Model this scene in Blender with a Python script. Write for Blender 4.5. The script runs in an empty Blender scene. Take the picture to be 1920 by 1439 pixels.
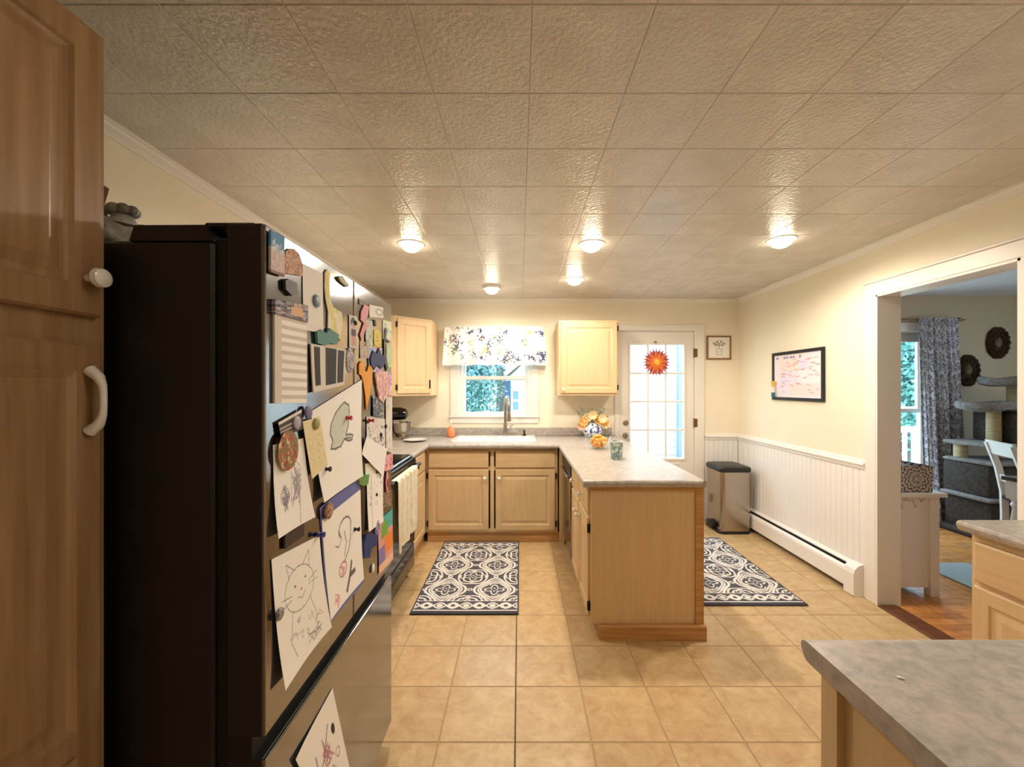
import bpy, bmesh, math, random
import numpy as np
from mathutils import Vector, Matrix
random.seed(7); np.random.seed(7)
PI = math.pi
S = bpy.context.scene
COL = S.collection

# ------------------------------------------------------------------ camera, world, exposure
F_PX, VX, VY, CAM_Z = 771.0, 974.0, 727.0, 1.43       # taken from the vanishing lines and the floor tiles
cam_d = bpy.data.cameras.new('camera'); cam = bpy.data.objects.new('camera', cam_d); COL.objects.link(cam)
cam.location = (0, 0, CAM_Z); cam.rotation_euler = (PI/2, 0, 0)
cam_d.sensor_width = 36; cam_d.lens = F_PX/1920*36
cam_d.shift_x = (960-VX)/1920; cam_d.shift_y = (VY-719.5)/1920
cam_d.clip_start = 0.02; cam_d.clip_end = 200
S.camera = cam
S.view_settings.view_transform = 'Standard'; S.view_settings.look = 'None'
S.view_settings.exposure = 0.40; S.view_settings.gamma = 1.0; S.view_settings.use_curve_mapping = False
w = bpy.data.worlds.new('sky'); S.world = w; w.use_nodes = True
bg = w.node_tree.nodes['Background']; bg.inputs[0].default_value = (0.56, 0.80, 1.0, 1); bg.inputs[1].default_value = 7.5
LAMP_COL = (1.0, 0.90, 0.76); LAMP_W = 54.0
# daylight portals in the three glazed openings (they add no light, they only guide the sampling of the sky)
for pn, loc, sx, sy in (('portal_kitchen_window', (-.26, 4.60, 1.5), .9, 1.0), ('portal_door', (1.48, 4.60, 1.2), .8, 1.7), ('portal_dining_window', (3.75, 4.60, 1.3), 1.3, 1.6)):
    ld = bpy.data.lights.new(pn, 'AREA'); ld.shape = 'RECTANGLE'; ld.size = sx; ld.size_y = sy; ld.cycles.is_portal = True
    lo = bpy.data.objects.new(pn, ld); COL.objects.link(lo); lo.location = loc; lo.rotation_euler = (-PI/2, 0, 0)

# ------------------------------------------------------------------ room measures
WL, WR, WB, WF, CEIL = -1.485, 2.355, 4.42, -1.6, 2.38
WR2, DX1, DY0, DCEIL = 2.48, 6.2, 0.6, 2.42            # dining room
OY0, OY1, OZ = 1.92, 2.70, 2.036                      # opening in the right wall
CT = 0.914                                            # worktop height
def at(px, py, Y): return Vector(((px-VX)/F_PX*Y, Y, CAM_Z-(py-VY)/F_PX*Y))

# ------------------------------------------------------------------ helpers
def lin(c):
    c = np.asarray(c, dtype=float)/255.0
    return np.where(c <= .04045, c/12.92, ((c+.055)/1.055)**2.4)
def col(*rgb): return tuple(float(v) for v in lin(rgb))+(1.0,)
MATS = {}
def mat(name, color=(.8,.8,.8,1), rough=.5, metal=0, spec=.5, emit=None, estr=0, coat=0, alpha=None, sheen=0):
    m = bpy.data.materials.new(name); m.use_nodes = True; b = m.node_tree.nodes['Principled BSDF']
    b.inputs['Base Color'].default_value = color; b.inputs['Roughness'].default_value = rough; b.inputs['Metallic'].default_value = metal
    b.inputs['Specular IOR Level'].default_value = spec
    if emit: b.inputs['Emission Color'].default_value = emit; b.inputs['Emission Strength'].default_value = estr
    if coat: b.inputs['Coat Weight'].default_value = coat
    if sheen: b.inputs['Sheen Weight'].default_value = sheen
    MATS[name] = m; return m
def nd(m, t, **kw):
    n = m.node_tree.nodes.new(t)
    for k, v in kw.items(): setattr(n, k, v)
    return n
def lk(m, a, b): m.node_tree.links.new(a, b)
def noise_mat(name, c1, c2, scale=(5,5,5), nscale=1.0, detail=4, rough=.5, bump=0, bscale=None, dist=.01, metal=0, lo=.35, hi=.65, rand=0, spec=.5, distort=0, coat=0, nrough=.5):
    """colour ramp between c1 and c2 driven by stretched noise in object space; optional bump; optional per-object shade"""
    m = mat(name, c1, rough, metal, spec, coat=coat); b = m.node_tree.nodes['Principled BSDF']
    tc = nd(m, 'ShaderNodeTexCoord'); mp = nd(m, 'ShaderNodeMapping'); mp.inputs['Scale'].default_value = scale
    lk(m, tc.outputs['Object'], mp.inputs['Vector'])
    n = nd(m, 'ShaderNodeTexNoise'); n.inputs['Scale'].default_value = nscale; n.inputs['Detail'].default_value = detail; n.inputs['Distortion'].default_value = distort; n.inputs['Roughness'].default_value = nrough
    vec = mp.outputs[0]
    if rand:
        oi = nd(m, 'ShaderNodeObjectInfo'); ml = nd(m, 'ShaderNodeMath', operation='MULTIPLY'); ml.inputs[1].default_value = 37.0
        ad = nd(m, 'ShaderNodeVectorMath', operation='ADD'); lk(m, oi.outputs['Random'], ml.inputs[0]); lk(m, vec, ad.inputs[0]); lk(m, ml.outputs[0], ad.inputs[1]); vec = ad.outputs[0]
    lk(m, vec, n.inputs['Vector'])
    r = nd(m, 'ShaderNodeValToRGB'); r.color_ramp.elements[0].position = lo; r.color_ramp.elements[1].position = hi
    r.color_ramp.elements[0].color = c1; r.color_ramp.elements[1].color = c2
    lk(m, n.outputs['Fac'], r.inputs[0]); out = r.outputs[0]
    if rand:
        hs = nd(m, 'ShaderNodeHueSaturation'); mr = nd(m, 'ShaderNodeMapRange'); mr.inputs[3].default_value = 1-rand; mr.inputs[4].default_value = 1+rand
        lk(m, oi.outputs['Random'], mr.inputs[0]); lk(m, mr.outputs[0], hs.inputs['Value']); lk(m, out, hs.inputs['Color']); out = hs.outputs[0]
    lk(m, out, b.inputs['Base Color'])
    if bump:
        n2 = nd(m, 'ShaderNodeTexNoise'); n2.inputs['Scale'].default_value = bscale or nscale; n2.inputs['Detail'].default_value = 3
        lk(m, tc.outputs['Object'] if bscale else mp.outputs[0], n2.inputs['Vector'])
        bp = nd(m, 'ShaderNodeBump'); bp.inputs['Strength'].default_value = bump; bp.inputs['Distance'].default_value = dist
        lk(m, n2.outputs['Fac'], bp.inputs['Height']); lk(m, bp.outputs[0], b.inputs['Normal'])
    return m
def attr_mat(name, rough=.7, spec=.3, bump=0):
    m = mat(name, rough=rough, spec=spec); b = m.node_tree.nodes['Principled BSDF']
    a = nd(m, 'ShaderNodeAttribute'); a.attribute_name = 'Col'; lk(m, a.outputs['Color'], b.inputs['Base Color'])
    if bump:
        tc = nd(m, 'ShaderNodeTexCoord'); n2 = nd(m, 'ShaderNodeTexNoise'); n2.inputs['Scale'].default_value = 500
        lk(m, tc.outputs['Object'], n2.inputs['Vector']); bp = nd(m, 'ShaderNodeBump'); bp.inputs['Strength'].default_value = bump; bp.inputs['Distance'].default_value = .002
        lk(m, n2.outputs['Fac'], bp.inputs['Height']); lk(m, bp.outputs[0], b.inputs['Normal'])
    return m
def glass_mat(name, tint=(1,1,1,1), gl=.06):
    m = bpy.data.materials.new(name); m.use_nodes = True; nt = m.node_tree; nt.nodes.clear()
    o = nt.nodes.new('ShaderNodeOutputMaterial'); mx = nt.nodes.new('ShaderNodeMixShader'); t = nt.nodes.new('ShaderNodeBsdfTransparent'); g = nt.nodes.new('ShaderNodeBsdfGlossy')
    t.inputs[0].default_value = tint; g.inputs['Roughness'].default_value = .03; mx.inputs[0].default_value = gl
    nt.links.new(t.outputs[0], mx.inputs[1]); nt.links.new(g.outputs[0], mx.inputs[2]); nt.links.new(mx.outputs[0], o.inputs[0]); MATS[name] = m; return m

# mesh building
ID = lambda u, n, z: (u, n, z)
def frame(o, u, n):
    o, u, n = Vector(o), Vector(u), Vector(n)
    return lambda a, b, z: tuple(o+u*a+n*b+Vector((0,0,z)))
FX_POS = lambda X: (lambda u, n, z: (X+n, u, z))       # plane X=const facing +X; u runs along +Y
FX_NEG = lambda X: (lambda u, n, z: (X-n, u, z))       # facing -X
FY_NEG = lambda Y: (lambda u, n, z: (u, Y-n, z))       # facing -Y (towards the camera)
def box(bm, x0, x1, y0, y1, z0, z1, F=ID, bev=0, seg=1):
    vs = [bm.verts.new(F(x, y, z)) for x in (x0, x1) for y in (y0, y1) for z in (z0, z1)]
    fs = [bm.faces.new([vs[i] for i in q]) for q in ((0,1,3,2),(4,6,7,5),(0,4,5,1),(2,3,7,6),(0,2,6,4),(1,5,7,3))]
    if bev:
        es = set(e for f in fs for e in f.edges)
        bmesh.ops.bevel(bm, geom=list(es), offset=bev, segments=seg, affect='EDGES', profile=.5)
def loops(bm, rings, closed=True, cap0=True, cap1=True):
    R = [[bm.verts.new(p) for p in r] for r in rings]; n = len(R[0])
    for a, b in zip(R, R[1:]):
        for i in range(n if closed else n-1): 
            j = (i+1) % n
            bm.faces.new((a[i], a[j], b[j], b[i]))
    if cap0: bm.faces.new(list(reversed(R[0])))
    if cap1: bm.faces.new(R[-1])
def prism(bm, prof, a0, a1, F):
    """extrude a 2-D profile [(p,q)...] from a0 to a1; F(a,p,q)->point"""
    loops(bm, [[F(a, p, q) for p, q in prof] for a in (a0, a1)])
def lathe(bm, prof, c=(0,0,0), seg=24, axis='Z', cap0=True, cap1=True):
    c = Vector(c); rings = []
    for r, h in prof:
        ring = []
        for i in range(seg):
            t = 2*PI*i/seg; a, b = r*math.cos(t), r*math.sin(t)
            v = (a, b, h) if axis == 'Z' else ((h, a, b) if axis == 'X' else (b, h, a))
            ring.append(c+Vector(v))
        rings.append(ring)
    loops(bm, rings, True, cap0, cap1)
def tube(bm, pts, r, seg=8, cap=True):
    pts = [Vector(p) for p in pts]; rs = r if isinstance(r, (list, tuple)) else [r]*len(pts); rings = []; up = None
    for i, p in enumerate(pts):
        d = (pts[min(i+1, len(pts)-1)]-pts[max(i-1, 0)]).normalized()
        if up is None: up = d.orthogonal().normalized()
        s = d.cross(up)
        if s.length < 1e-5: up = d.orthogonal(); s = d.cross(up)
        s.normalize(); up = s.cross(d).normalized()
        rings.append([p+(s*math.cos(2*PI*k/seg)+up*math.sin(2*PI*k/seg))*rs[i] for k in range(seg)])
    loops(bm, rings, True, cap, cap)
def rrect(x0, x1, y0, y1, r, n=5):
    out = []
    for cx, cy, a in ((x1-r, y1-r, 0), (x0+r, y1-r, 90), (x0+r, y0+r, 180), (x1-r, y0+r, 270)):
        for k in range(n+1):
            t = math.radians(a+90*k/n); out.append((cx+r*math.cos(t), cy+r*math.sin(t)))
    return out
def ball(bm, c, r, s=(1,1,1), seg=12, rings=8):
    c = Vector(c)
    mtx = Matrix.Translation(c) @ Matrix.Diagonal((s[0]*r, s[1]*r, s[2]*r, 1))
    bmesh.ops.create_uvsphere(bm, u_segments=seg, v_segments=rings, radius=1, matrix=mtx)
def B(): return bmesh.new()
def obj(name, bm, m, parent=None, smooth=False, kind=None, label=None, auto=True):
    if isinstance(bm, bmesh.types.BMesh):
        bmesh.ops.recalc_face_normals(bm, faces=bm.faces[:])
        me = bpy.data.meshes.new(name); bm.to_mesh(me); bm.free()
    else: me = bm
    if m is not None and not me.materials: me.materials.append(MATS[m] if isinstance(m, str) else m)
    if smooth:
        me.polygons.foreach_set('use_smooth', [True]*len(me.polygons))
        if smooth != 2: me.set_sharp_from_angle(angle=math.radians(38))
    o = bpy.data.objects.new(name, me); COL.objects.link(o)
    if parent: par(o, parent)
    if kind: o['kind'] = kind
    if label: o['label'] = label
    return o
BASES = {}
def thing(name, label, cat, base, group=None):
    o = bpy.data.objects.new(name, None); COL.objects.link(o); o.location = base; o.empty_display_size = .05
    o['label'] = label; o['category'] = cat
    if group: o['group'] = group
    BASES[o] = Vector(base); return o
def par(o, p):
    o.parent = p
    if p in BASES: o.matrix_parent_inverse = Matrix.Translation(-BASES[p])
def tag(o, label, cat, group=None):
    o['label'] = label; o['category'] = cat
    if group: o['group'] = group
    return o
def struct(name, bm, m, **k): return obj(name, bm, m, kind='structure', **k)

# painted grids: a surface of its own whose flat print is a colour attribute
def grid(name, pos, nu, nv, paint, m, parent=None, smooth=2, thick=0):
    """pos(U,V)->(N,3); paint(U,V)->(N,3) sRGB 0..255; U,V in 0..1, V downwards"""
    V, U = np.meshgrid(np.linspace(0,1,nv), np.linspace(0,1,nu), indexing='ij'); U, V = U.ravel(), V.ravel()
    P = np.asarray(pos(U, V), dtype=float); C = lin(np.clip(paint(U, V), 0, 255))
    i = np.arange(nu*nv).reshape(nv, nu)
    Fc = np.stack([i[:-1,:-1], i[1:,:-1], i[1:,1:], i[:-1,1:]], -1).reshape(-1, 4)
    if thick:
        a = P.reshape(nv, nu, 3); du = np.gradient(a, axis=1); dv = np.gradient(a, axis=0); n = np.cross(dv, du); n /= np.linalg.norm(n, axis=2, keepdims=True)+1e-9
        # back face ring: a slab of even thickness
        P2 = (a-n*thick).reshape(-1,3); N = nu*nv
        ed = np.concatenate([i[0,:], i[1:,-1], i[-1,-2::-1], i[-2:0:-1,0]]); e2 = np.roll(ed, -1)
        side = np.stack([ed, e2, e2+N, ed+N], -1)
        Fc = np.concatenate([Fc, Fc[:, ::-1]+N, side]); P = np.concatenate([P, P2]); C = np.concatenate([C, C])
    me = bpy.data.meshes.new(name); me.from_pydata(P.tolist(), [], Fc.tolist())
    at_ = me.color_attributes.new('Col', 'FLOAT_COLOR', 'POINT')
    at_.data.foreach_set('color', np.concatenate([C, np.ones((len(C),1))], 1).ravel())
    return obj(name, me, m, parent, smooth=smooth if not thick else True)
def pdist(X, Y, pts):
    d = np.full(X.shape, 1e9)
    for (ax, ay), (bx, by) in zip(pts, pts[1:]):
        vx, vy = bx-ax, by-ay; L = vx*vx+vy*vy+1e-12; t = np.clip(((X-ax)*vx+(Y-ay)*vy)/L, 0, 1)
        d = np.minimum(d, np.hypot(X-ax-t*vx, Y-ay-t*vy))
    return d
def inpoly(X, Y, pts):
    r = np.zeros(X.shape, bool); n = len(pts)
    for k in range(n):
        x1, y1 = pts[k]; x2, y2 = pts[(k+1) % n]
        if y1 == y2: continue
        c = ((y1 > Y) != (y2 > Y)) & (X < (x2-x1)*(Y-y1)/(y2-y1)+x1); r ^= c
    return r
def put(C, mask, rgb, a=1.0): C[mask] = C[mask]*(1-a)+np.array(rgb, float)*a
def blank(U, rgb): return np.tile(np.array(rgb, float), (len(U), 1))
def blobs(C, U, V, n, rgbs, r, box_=(0,1,0,1), asp=1.0, a=.9, rs=None):
    g = rs or random
    for _ in range(n):
        x = g.uniform(box_[0], box_[1]); y = g.uniform(box_[2], box_[3]); th = g.uniform(0, PI); rr = r*g.uniform(.5, 1.2)
        dx, dy = (U-x)*asp, V-y; p = dx*math.cos(th)+dy*math.sin(th); q = -dx*math.sin(th)+dy*math.cos(th)
        put(C, (p/rr)**2+(q/(rr*.5))**2 < 1, g.choice(rgbs), a)

# ------------------------------------------------------------------ materials
noise_mat('wood_v', col(222,193,150), col(212,181,136), (38,38,2.2), 1.6, 5, .42, bump=.08, dist=.002, lo=.3, hi=.75)
noise_mat('wood_h', col(220,190,146), col(210,177,131), (2.2,2.2,38), 1.6, 5, .42, bump=.08, dist=.002, lo=.3, hi=.75)
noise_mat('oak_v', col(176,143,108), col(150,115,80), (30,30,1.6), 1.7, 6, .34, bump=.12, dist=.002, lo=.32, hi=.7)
noise_mat('oak_trim', col(205,160,104), col(176,126,72), (2.0,2.0,40), 1.6, 6, .4, bump=.1, dist=.002, lo=.32, hi=.7)
noise_mat('worktop', col(142,138,136), col(200,188,176), (24,24,24), 1.2, 12, .32, lo=.30, hi=.70, distort=.25, nrough=.72)
noise_mat('floor_tile', col(216,188,142), col(180,143,99), (9,9,9), 1.5, 12, .34, rand=.03, lo=.3, hi=.74, distort=.5, nrough=.68, bump=.05, bscale=60, dist=.001)
mat('grout', col(180,150,112), .8)
noise_mat('ceiling_tile', col(218,211,202), col(208,200,190), (3,3,3), 2, 3, .27, rand=.012, bump=.9, bscale=62, dist=.005)
mat('ceiling_base', col(150,140,125), .8)
noise_mat('wall_cream', col(246,237,216), col(243,232,209), (2,2,2), 1, 3, .62, bump=.04, bscale=120, dist=.001)
mat('wall_dining', col(200,180,150), .7)
mat('paint_white', col(240,236,232), .38)
mat('trim_white', col(238,232,224), .4)
mat('dining_ceiling', col(225,225,228), .7)
mat('white_plastic', col(240,238,234), .3)
mat('porcelain', col(246,244,240), .12, coat=.5)
mat('black_gloss', col(18,17,17), .12)
mat('black_plastic', col(22,21,21), .42)
mat('fridge_black', col(27,25,24), .42)
mat('dark_gasket', col(14,13,13), .6)
m = mat('steel', col(176,166,154), .24, 1.0)
m = mat('steel_dark', col(150,150,152), .13, 1.0)
mat('nickel', col(170,160,150), .3, 1.0)
mat('brass_dark', col(120,95,60), .4, 1.0)
mat('hinge_dark', col(50,38,28), .5, .6)
mat('bulb', col(255,240,210), .4, emit=(1,.88,.66,1), estr=26)
attr_mat('print', .6); attr_mat('fabric_print', .9, .1, bump=.3); attr_mat('gloss_print', .25)
glass_mat('glass'); glass_mat('bowl_glass', (.97,.98,.97,1), .07)
noise_mat('towel', col(232,224,202), col(218,206,178), (9,9,9), 2, 4, .95, bump=.6, bscale=260, dist=.003)
noise_mat('plush', col(150,144,138), col(120,114,110), (20,20,20), 2, 5, .95, bump=.7, bscale=180, dist=.006)
noise_mat('sisal', col(206,186,148), col(180,156,116), (4,4,120), 1.2, 2, .9, bump=.4, dist=.003)
noise_mat('parquet', col(214,150,84), col(184,116,56), (14,14,14), 1.3, 6, .26, rand=.22, lo=.3, hi=.7)
noise_mat('threshold', col(112,66,34), col(88,50,26), (3,30,30), 1.5, 4, .4)
mat('blue_rug', col(160,168,166), .95); mat('dark_wood', col(48,34,28), .3)
noise_mat('foliage', col(66,106,108), col(118,156,150), (2,2,2), 1.5, 3, .7, rand=0); mat('trunk', col(84,72,64), .9)
noise_mat('foliage_light', col(84,142,138), col(132,186,174), (2,2,2), 1.5, 3, .7)
mat('house_white', col(232,232,228), .7); mat('house_blue', col(52,78,110), .6); mat('roof_grey', col(92,94,100), .8); mat('house_glass', col(104,130,160), .1)
noise_mat('lawn', col(96,122,84), col(120,144,98), (1,1,1), 3, 4, .95)
noise_mat('bag_grey', col(186,184,178), col(110,110,108), (14,14,14), 1.5, 4, .5, bump=.4, bscale=50, dist=.01)
noise_mat('plaque', col(50,34,24), col(84,60,40), (60,60,60), 1, 3, .85, bump=.8, bscale=90, dist=.01, spec=.2)
# ================================================================== THE ROOM
# ---- floor: grout bed and single tiles
bm = B(); box(bm, WL-.1, WR+.02, WF-.1, WB+.1, -.12, -.0018)
floor = struct('floor', bm, 'grout')
TP, TX0, TY0 = .309, -.018, 1.965
tcache = {}
def tile_mesh(key, sx, sy, t, bev, m, down=False):
    k = (key, round(sx,4), round(sy,4))
    if k not in tcache:
        b = B(); hx, hy = sx/2, sy/2; bv = min(bev, hx*.4, hy*.4)
        zt, zb = (0, -t) if not down else (0, t); s = -1 if not down else 1
        loops(b, [[(-hx,-hy,zb),(hx,-hy,zb),(hx,hy,zb),(-hx,hy,zb)], [(-hx,-hy,s*bv*.5),(hx,-hy,s*bv*.5),(hx,hy,s*bv*.5),(-hx,hy,s*bv*.5)],
                  [(-hx+bv,-hy+bv,zt),(hx-bv,-hy+bv,zt),(hx-bv,hy-bv,zt),(-hx+bv,hy-bv,zt)]])
        bmesh.ops.recalc_face_normals(b, faces=b.faces[:])
        me = bpy.data.meshes.new(key); b.to_mesh(me); b.free(); me.materials.append(MATS[m]); tcache[k] = me
    return tcache[k]
def lay(key, parent, x0, x1, y0, y1, ox, oy, p, gap, z, t, bev, m, down=False):
    i0 = math.floor((x0-ox)/p); i1 = math.ceil((x1-ox)/p); j0 = math.floor((y0-oy)/p); j1 = math.ceil((y1-oy)/p)
    for i in range(i0, i1):
        for j in range(j0, j1):
            xa, xb = max(x0, ox+i*p), min(x1, ox+(i+1)*p); ya, yb = max(y0, oy+j*p), min(y1, oy+(j+1)*p)
            if xb-xa < .02 or yb-ya < .02: continue
            o = bpy.data.objects.new(key, tile_mesh(key, xb-xa-gap, yb-ya-gap, t, bev, m, down)); COL.objects.link(o)
            o.location = ((xa+xb)/2, (ya+yb)/2, z); par(o, parent)
lay('tile', floor, WL+.004, WR-.012, TY0-6*TP, WB-.004, TX0, TY0, TP, .0075, 0, .002, .0012, 'floor_tile')
bm = B(); box(bm, -.0195, -.0155, TY0-6*TP, 2.58, -.0018, -.0004); mat('seam', col(60,48,38), .8); obj('seam', bm, 'seam', floor)

# ---- ceiling: base slab and single square tiles
bm = B(); box(bm, WL-.1, WR+.02, WF-.1, WB+.1, CEIL+.012, CEIL+.12)
ceiling = struct('ceiling', bm, 'ceiling_base')
lay('ceiling_tile', ceiling, WL+.003, WR-.003, .40, WB-.003, .031, 1.327, (.308), .001, CEIL, .0125, .003, 'ceiling_tile', down=True)
bm = B(); box(bm, WL, WR, WF, .40, CEIL, CEIL+.012); obj('ceiling_panel', bm, 'ceiling_tile', ceiling)

# ---- walls
KW = (-.66, .13, 1.12, 2.02)      # kitchen window hole x0 x1 z0 z1
DR = (1.062, 1.892, 2.045)        # door hole x0 x1 ztop
bm = B(); y0, y1 = WB, WB+.14
box(bm, WL-.12, KW[0], y0, y1, 0, CEIL+.02); box(bm, KW[0], KW[1], y0, y1, 0, KW[2]); box(bm, KW[0], KW[1], y0, y1, KW[3], CEIL+.02)
box(bm, KW[1], DR[0], y0, y1, 0, CEIL+.02); box(bm, DR[0], DR[1], y0, y1, DR[2], CEIL+.02); box(bm, DR[1], WR2-.004, y0, y1, 0, CEIL+.02)
wall_back = struct('wall_back', bm, 'wall_cream')
bm = B(); box(bm, WL-.12, WL, WF-.1, WB, 0, CEIL+.02); wall_left = struct('wall_left', bm, 'wall_cream')
bm = B(); box(bm, WL-.12, WR+.02, WF-.1, WF, 0, CEIL+.02); wall_front = struct('wall_front', bm, 'wall_cream')
bm = B()
box(bm, WR, WR2-.004, OY1, WB, 0, CEIL+.02); box(bm, WR, WR2-.004, WF, OY0, 0, CEIL+.02); box(bm, WR, WR2-.004, OY0, OY1, OZ, CEIL+.02)
wall_right = struct('wall_right', bm, 'wall_cream')

# ---- beadboard wainscot, board by board, with chair rail
def bead(parent, F, a0, a1, z0, z1, p=.052):
    n = round((a1-a0)/p); p = (a1-a0)/n
    b = B(); box(b, .0006, p-.0006, 0, .010, z0, z1, bev=.0035)
    bmesh.ops.recalc_face_normals(b, faces=b.faces[:])
    for k in range(n):
        c = b.copy()
        for v in c.verts: v.co = F(a0+k*p+v.co.x, v.co.y, v.co.z)
        obj('board', c, 'paint_white', parent)
    b.free()
bead(wall_right, FX_NEG(WR), 2.785, WB-.012, 0, .88)
bead(wall_back, FY_NEG(WB), 1.985, WR-.012, 0, .88)
RAIL = [(0,.868),(.014,.868),(.018,.876),(.018,.888),(.026,.894),(.030,.904),(.026,.914),(.016,.918),(.016,.928),(.010,.936),(0,.936)]
bm = B(); prism(bm, RAIL, 2.785, WB, FX_NEG(WR)); struct('trim_1', bm, 'paint_white')
bm = B(); prism(bm, RAIL, 1.985, WR, FY_NEG(WB)); struct('trim_2', bm, 'paint_white')
# ---- crown moulding
def crown(name, F, a0, a1):
    c = CEIL; pr = [(0,c-.045),(.006,c-.045),(.010,c-.038),(.018,c-.030),(.030,c-.020),(.034,c-.012),(.042,c-.009),(.042,c),(0,c)]
    bm = B(); prism(bm, pr, a0, a1, F); struct(name, bm, 'trim_white')
crown('trim_3', FX_POS(WL), WF, WB); crown('trim_4', FX_NEG(WR), WF, WB); crown('trim_5', FY_NEG(WB), WL, WR)

# ---- cased opening to the dining room
bm = B(); cx0, cx1 = WR-.018, WR
for a, b_, t in ((OY1, OY1+.085, OZ+.085), (OY0-.085, OY0, OZ+.085)): box(bm, cx0, cx1, a, b_, 0, t, bev=.004)
box(bm, cx0-.002, cx1, OY0-.085, OY1+.085, OZ, OZ+.085, bev=.004); box(bm, cx0-.008, cx1, OY0-.10, OY1+.10, OZ+.085, OZ+.10, bev=.003)
for a, b_ in ((OY1-.012, OY1+.002), (OY0-.002, OY0+.012)): box(bm, cx0+.002, WR2+.014, a, b_, 0, OZ)
box(bm, cx0+.002, WR2+.014, OY0, OY1, OZ-.012, OZ+.002)
struct('trim_6', bm, 'trim_white')
bm = B(); prism(bm, [(WR-.014,-.004),(WR-.014,.001),(WR,.010),(WR2-.03,.010),(WR2-.008,.003),(WR2-.008,-.004)], OY0+.013, OY1-.013, lambda a,p,q:(p,a,q)); struct('trim_7', bm, 'threshold')

# ---- kitchen window
wy = WB
bm = B()
x0, x1, z0, z1 = -.742, .206, 1.046, 2.10
for a, b_, c, d in ((x0,KW[0]+.01,KW[2]+.010,KW[3]-.01),(KW[1]-.01,x1,KW[2]+.010,KW[3]-.01),(x0,x1,KW[3]-.01,z1)): box(bm, a, b_, wy-.018, wy, c, d, bev=.004)
box(bm, x0-.015, x1+.015, wy-.035, wy, KW[2]-.012, KW[2]+.010, bev=.004); box(bm, x0, x1, wy-.016, wy, z0, KW[2]-.012, bev=.004)
for a, b_ in ((KW[0],KW[0]+.045),(KW[1]-.045,KW[1])): box(bm, a, b_, wy, wy+.11, KW[2], KW[3])
box(bm, KW[0]+.045, KW[1]-.045, wy, wy+.11, KW[2], KW[2]+.012); box(bm, KW[0]+.045, KW[1]-.045, wy, wy+.11, KW[3]-.02, KW[3])
win1 = struct('window_1', bm, 'trim_white')
def sash(parent, x0, x1, y, z0, z1, fr, m='trim_white', mull=0):
    bm = B()
    box(bm, x0, x0+fr, y, y+.03, z0, z1); box(bm, x1-fr, x1, y, y+.03, z0, z1); box(bm, x0+fr, x1-fr, y, y+.03, z0, z0+fr); box(bm, x0+fr, x1-fr, y, y+.03, z1-fr, z1)
    s = obj('sash', bm, m, parent)
    bm = B(); box(bm, x0+fr, x1-fr, y+.012, y+.016, z0+fr, z1-fr); obj('pane', bm, 'glass', s)
sash(win1, -.618, .088, wy+.03, 1.13, 1.555, .036); sash(win1, -.618, .088, wy+.065, 1.51, 2.00, .034)

# ---- back door with twelve panes
x0, x1 = 1.078, 1.875; dt = 2.028
bm = B()
for a, b_ in ((x0-.058,x0-.004),(x1+.004,x1+.105)): box(bm, a, b_, wy-.018, wy, 0, dt+.075, bev=.004)
box(bm, x0-.058, x1+.105, wy-.020, wy, dt+.012, dt+.075, bev=.004)
for a, b_ in ((DR[0],x0-.003),(x1+.003,DR[1])): box(bm, a, b_, wy, wy+.12, 0, dt+.005)
box(bm, DR[0], DR[1], wy, wy+.12, dt+.003, DR[2])
struct('trim_8', bm, 'trim_white')
gx0, gx1, gz0, gz1 = at(1182,0,WB).x, at(1282,0,WB).x, .668, 1.888
bm = B(); ya, yb = wy+.004, wy+.044
box(bm, x0, gx0, ya, yb, .008, dt); box(bm, gx1, x1, ya, yb, .008, dt); box(bm, gx0, gx1, ya, yb, .008, gz0); box(bm, gx0, gx1, ya, yb, gz1, dt)
for pz0, pz1 in ((.12, .56),):
    prof = [(0,-.002),(.012,.006),(.03,.006),(.045,.0015)]
    for n_, (a, b_) in enumerate(((x0+.12, (x0+x1)/2-.04), ((x0+x1)/2+.04, x1-.12))):
        loops(bm, [[(a+i,ya-h,pz0+i),(b_-i,ya-h,pz0+i),(b_-i,ya-h,pz1-i),(a+i,ya-h,pz1-i)] for i, h in prof], cap0=False)
door1 = struct('door_1', bm, 'trim_white')
bm = B(); fr = .022
for a, b_, c, d in ((gx0-fr,gx0,gz0-fr,gz1+fr),(gx1,gx1+fr,gz0-fr,gz1+fr),(gx0,gx1,gz0-fr,gz0),(gx0,gx1,gz1,gz1+fr)): box(bm, a, b_, ya-.010, ya+.004, c, d, bev=.003)
obj('glass_frame', bm, 'trim_white', door1)
cw, rh = (gx1-gx0)/3, (gz1-gz0)/4
bm = B()
for k in (1,2): box(bm, gx0+k*cw-.009, gx0+k*cw+.009, ya+.002, ya+.032, gz0, gz1)
for k in (1,2,3): box(bm, gx0, gx1, ya+.003, ya+.031, gz0+k*rh-.009, gz0+k*rh+.009)
obj('muntin', bm, 'trim_white', door1)
for i in range(3):
    for j in range(4):
        bm = B(); box(bm, gx0+i*cw, gx0+(i+1)*cw, ya+.014, ya+.018, gz0+j*rh, gz0+(j+1)*rh); obj('pane', bm, 'glass', door1)
for z_, nm in ((1.052,'deadbolt'),(.912,'door_knob')):
    bm = B(); c = (1.141, ya, z_)
    pr = [(.001,-.0),(.032,0),(.032,-.008),(.012,-.012),(.012,-.03),(.026,-.038),(.028,-.052),(.018,-.062),(.001,-.064)] if nm == 'door_knob' else [(.001,0),(.031,0),(.031,-.012),(.020,-.018),(.020,-.022),(.001,-.024)]
    lathe(bm, pr, c, 20, 'Y', False, False); obj(nm, bm, 'nickel', door1, smooth=True)
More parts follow.
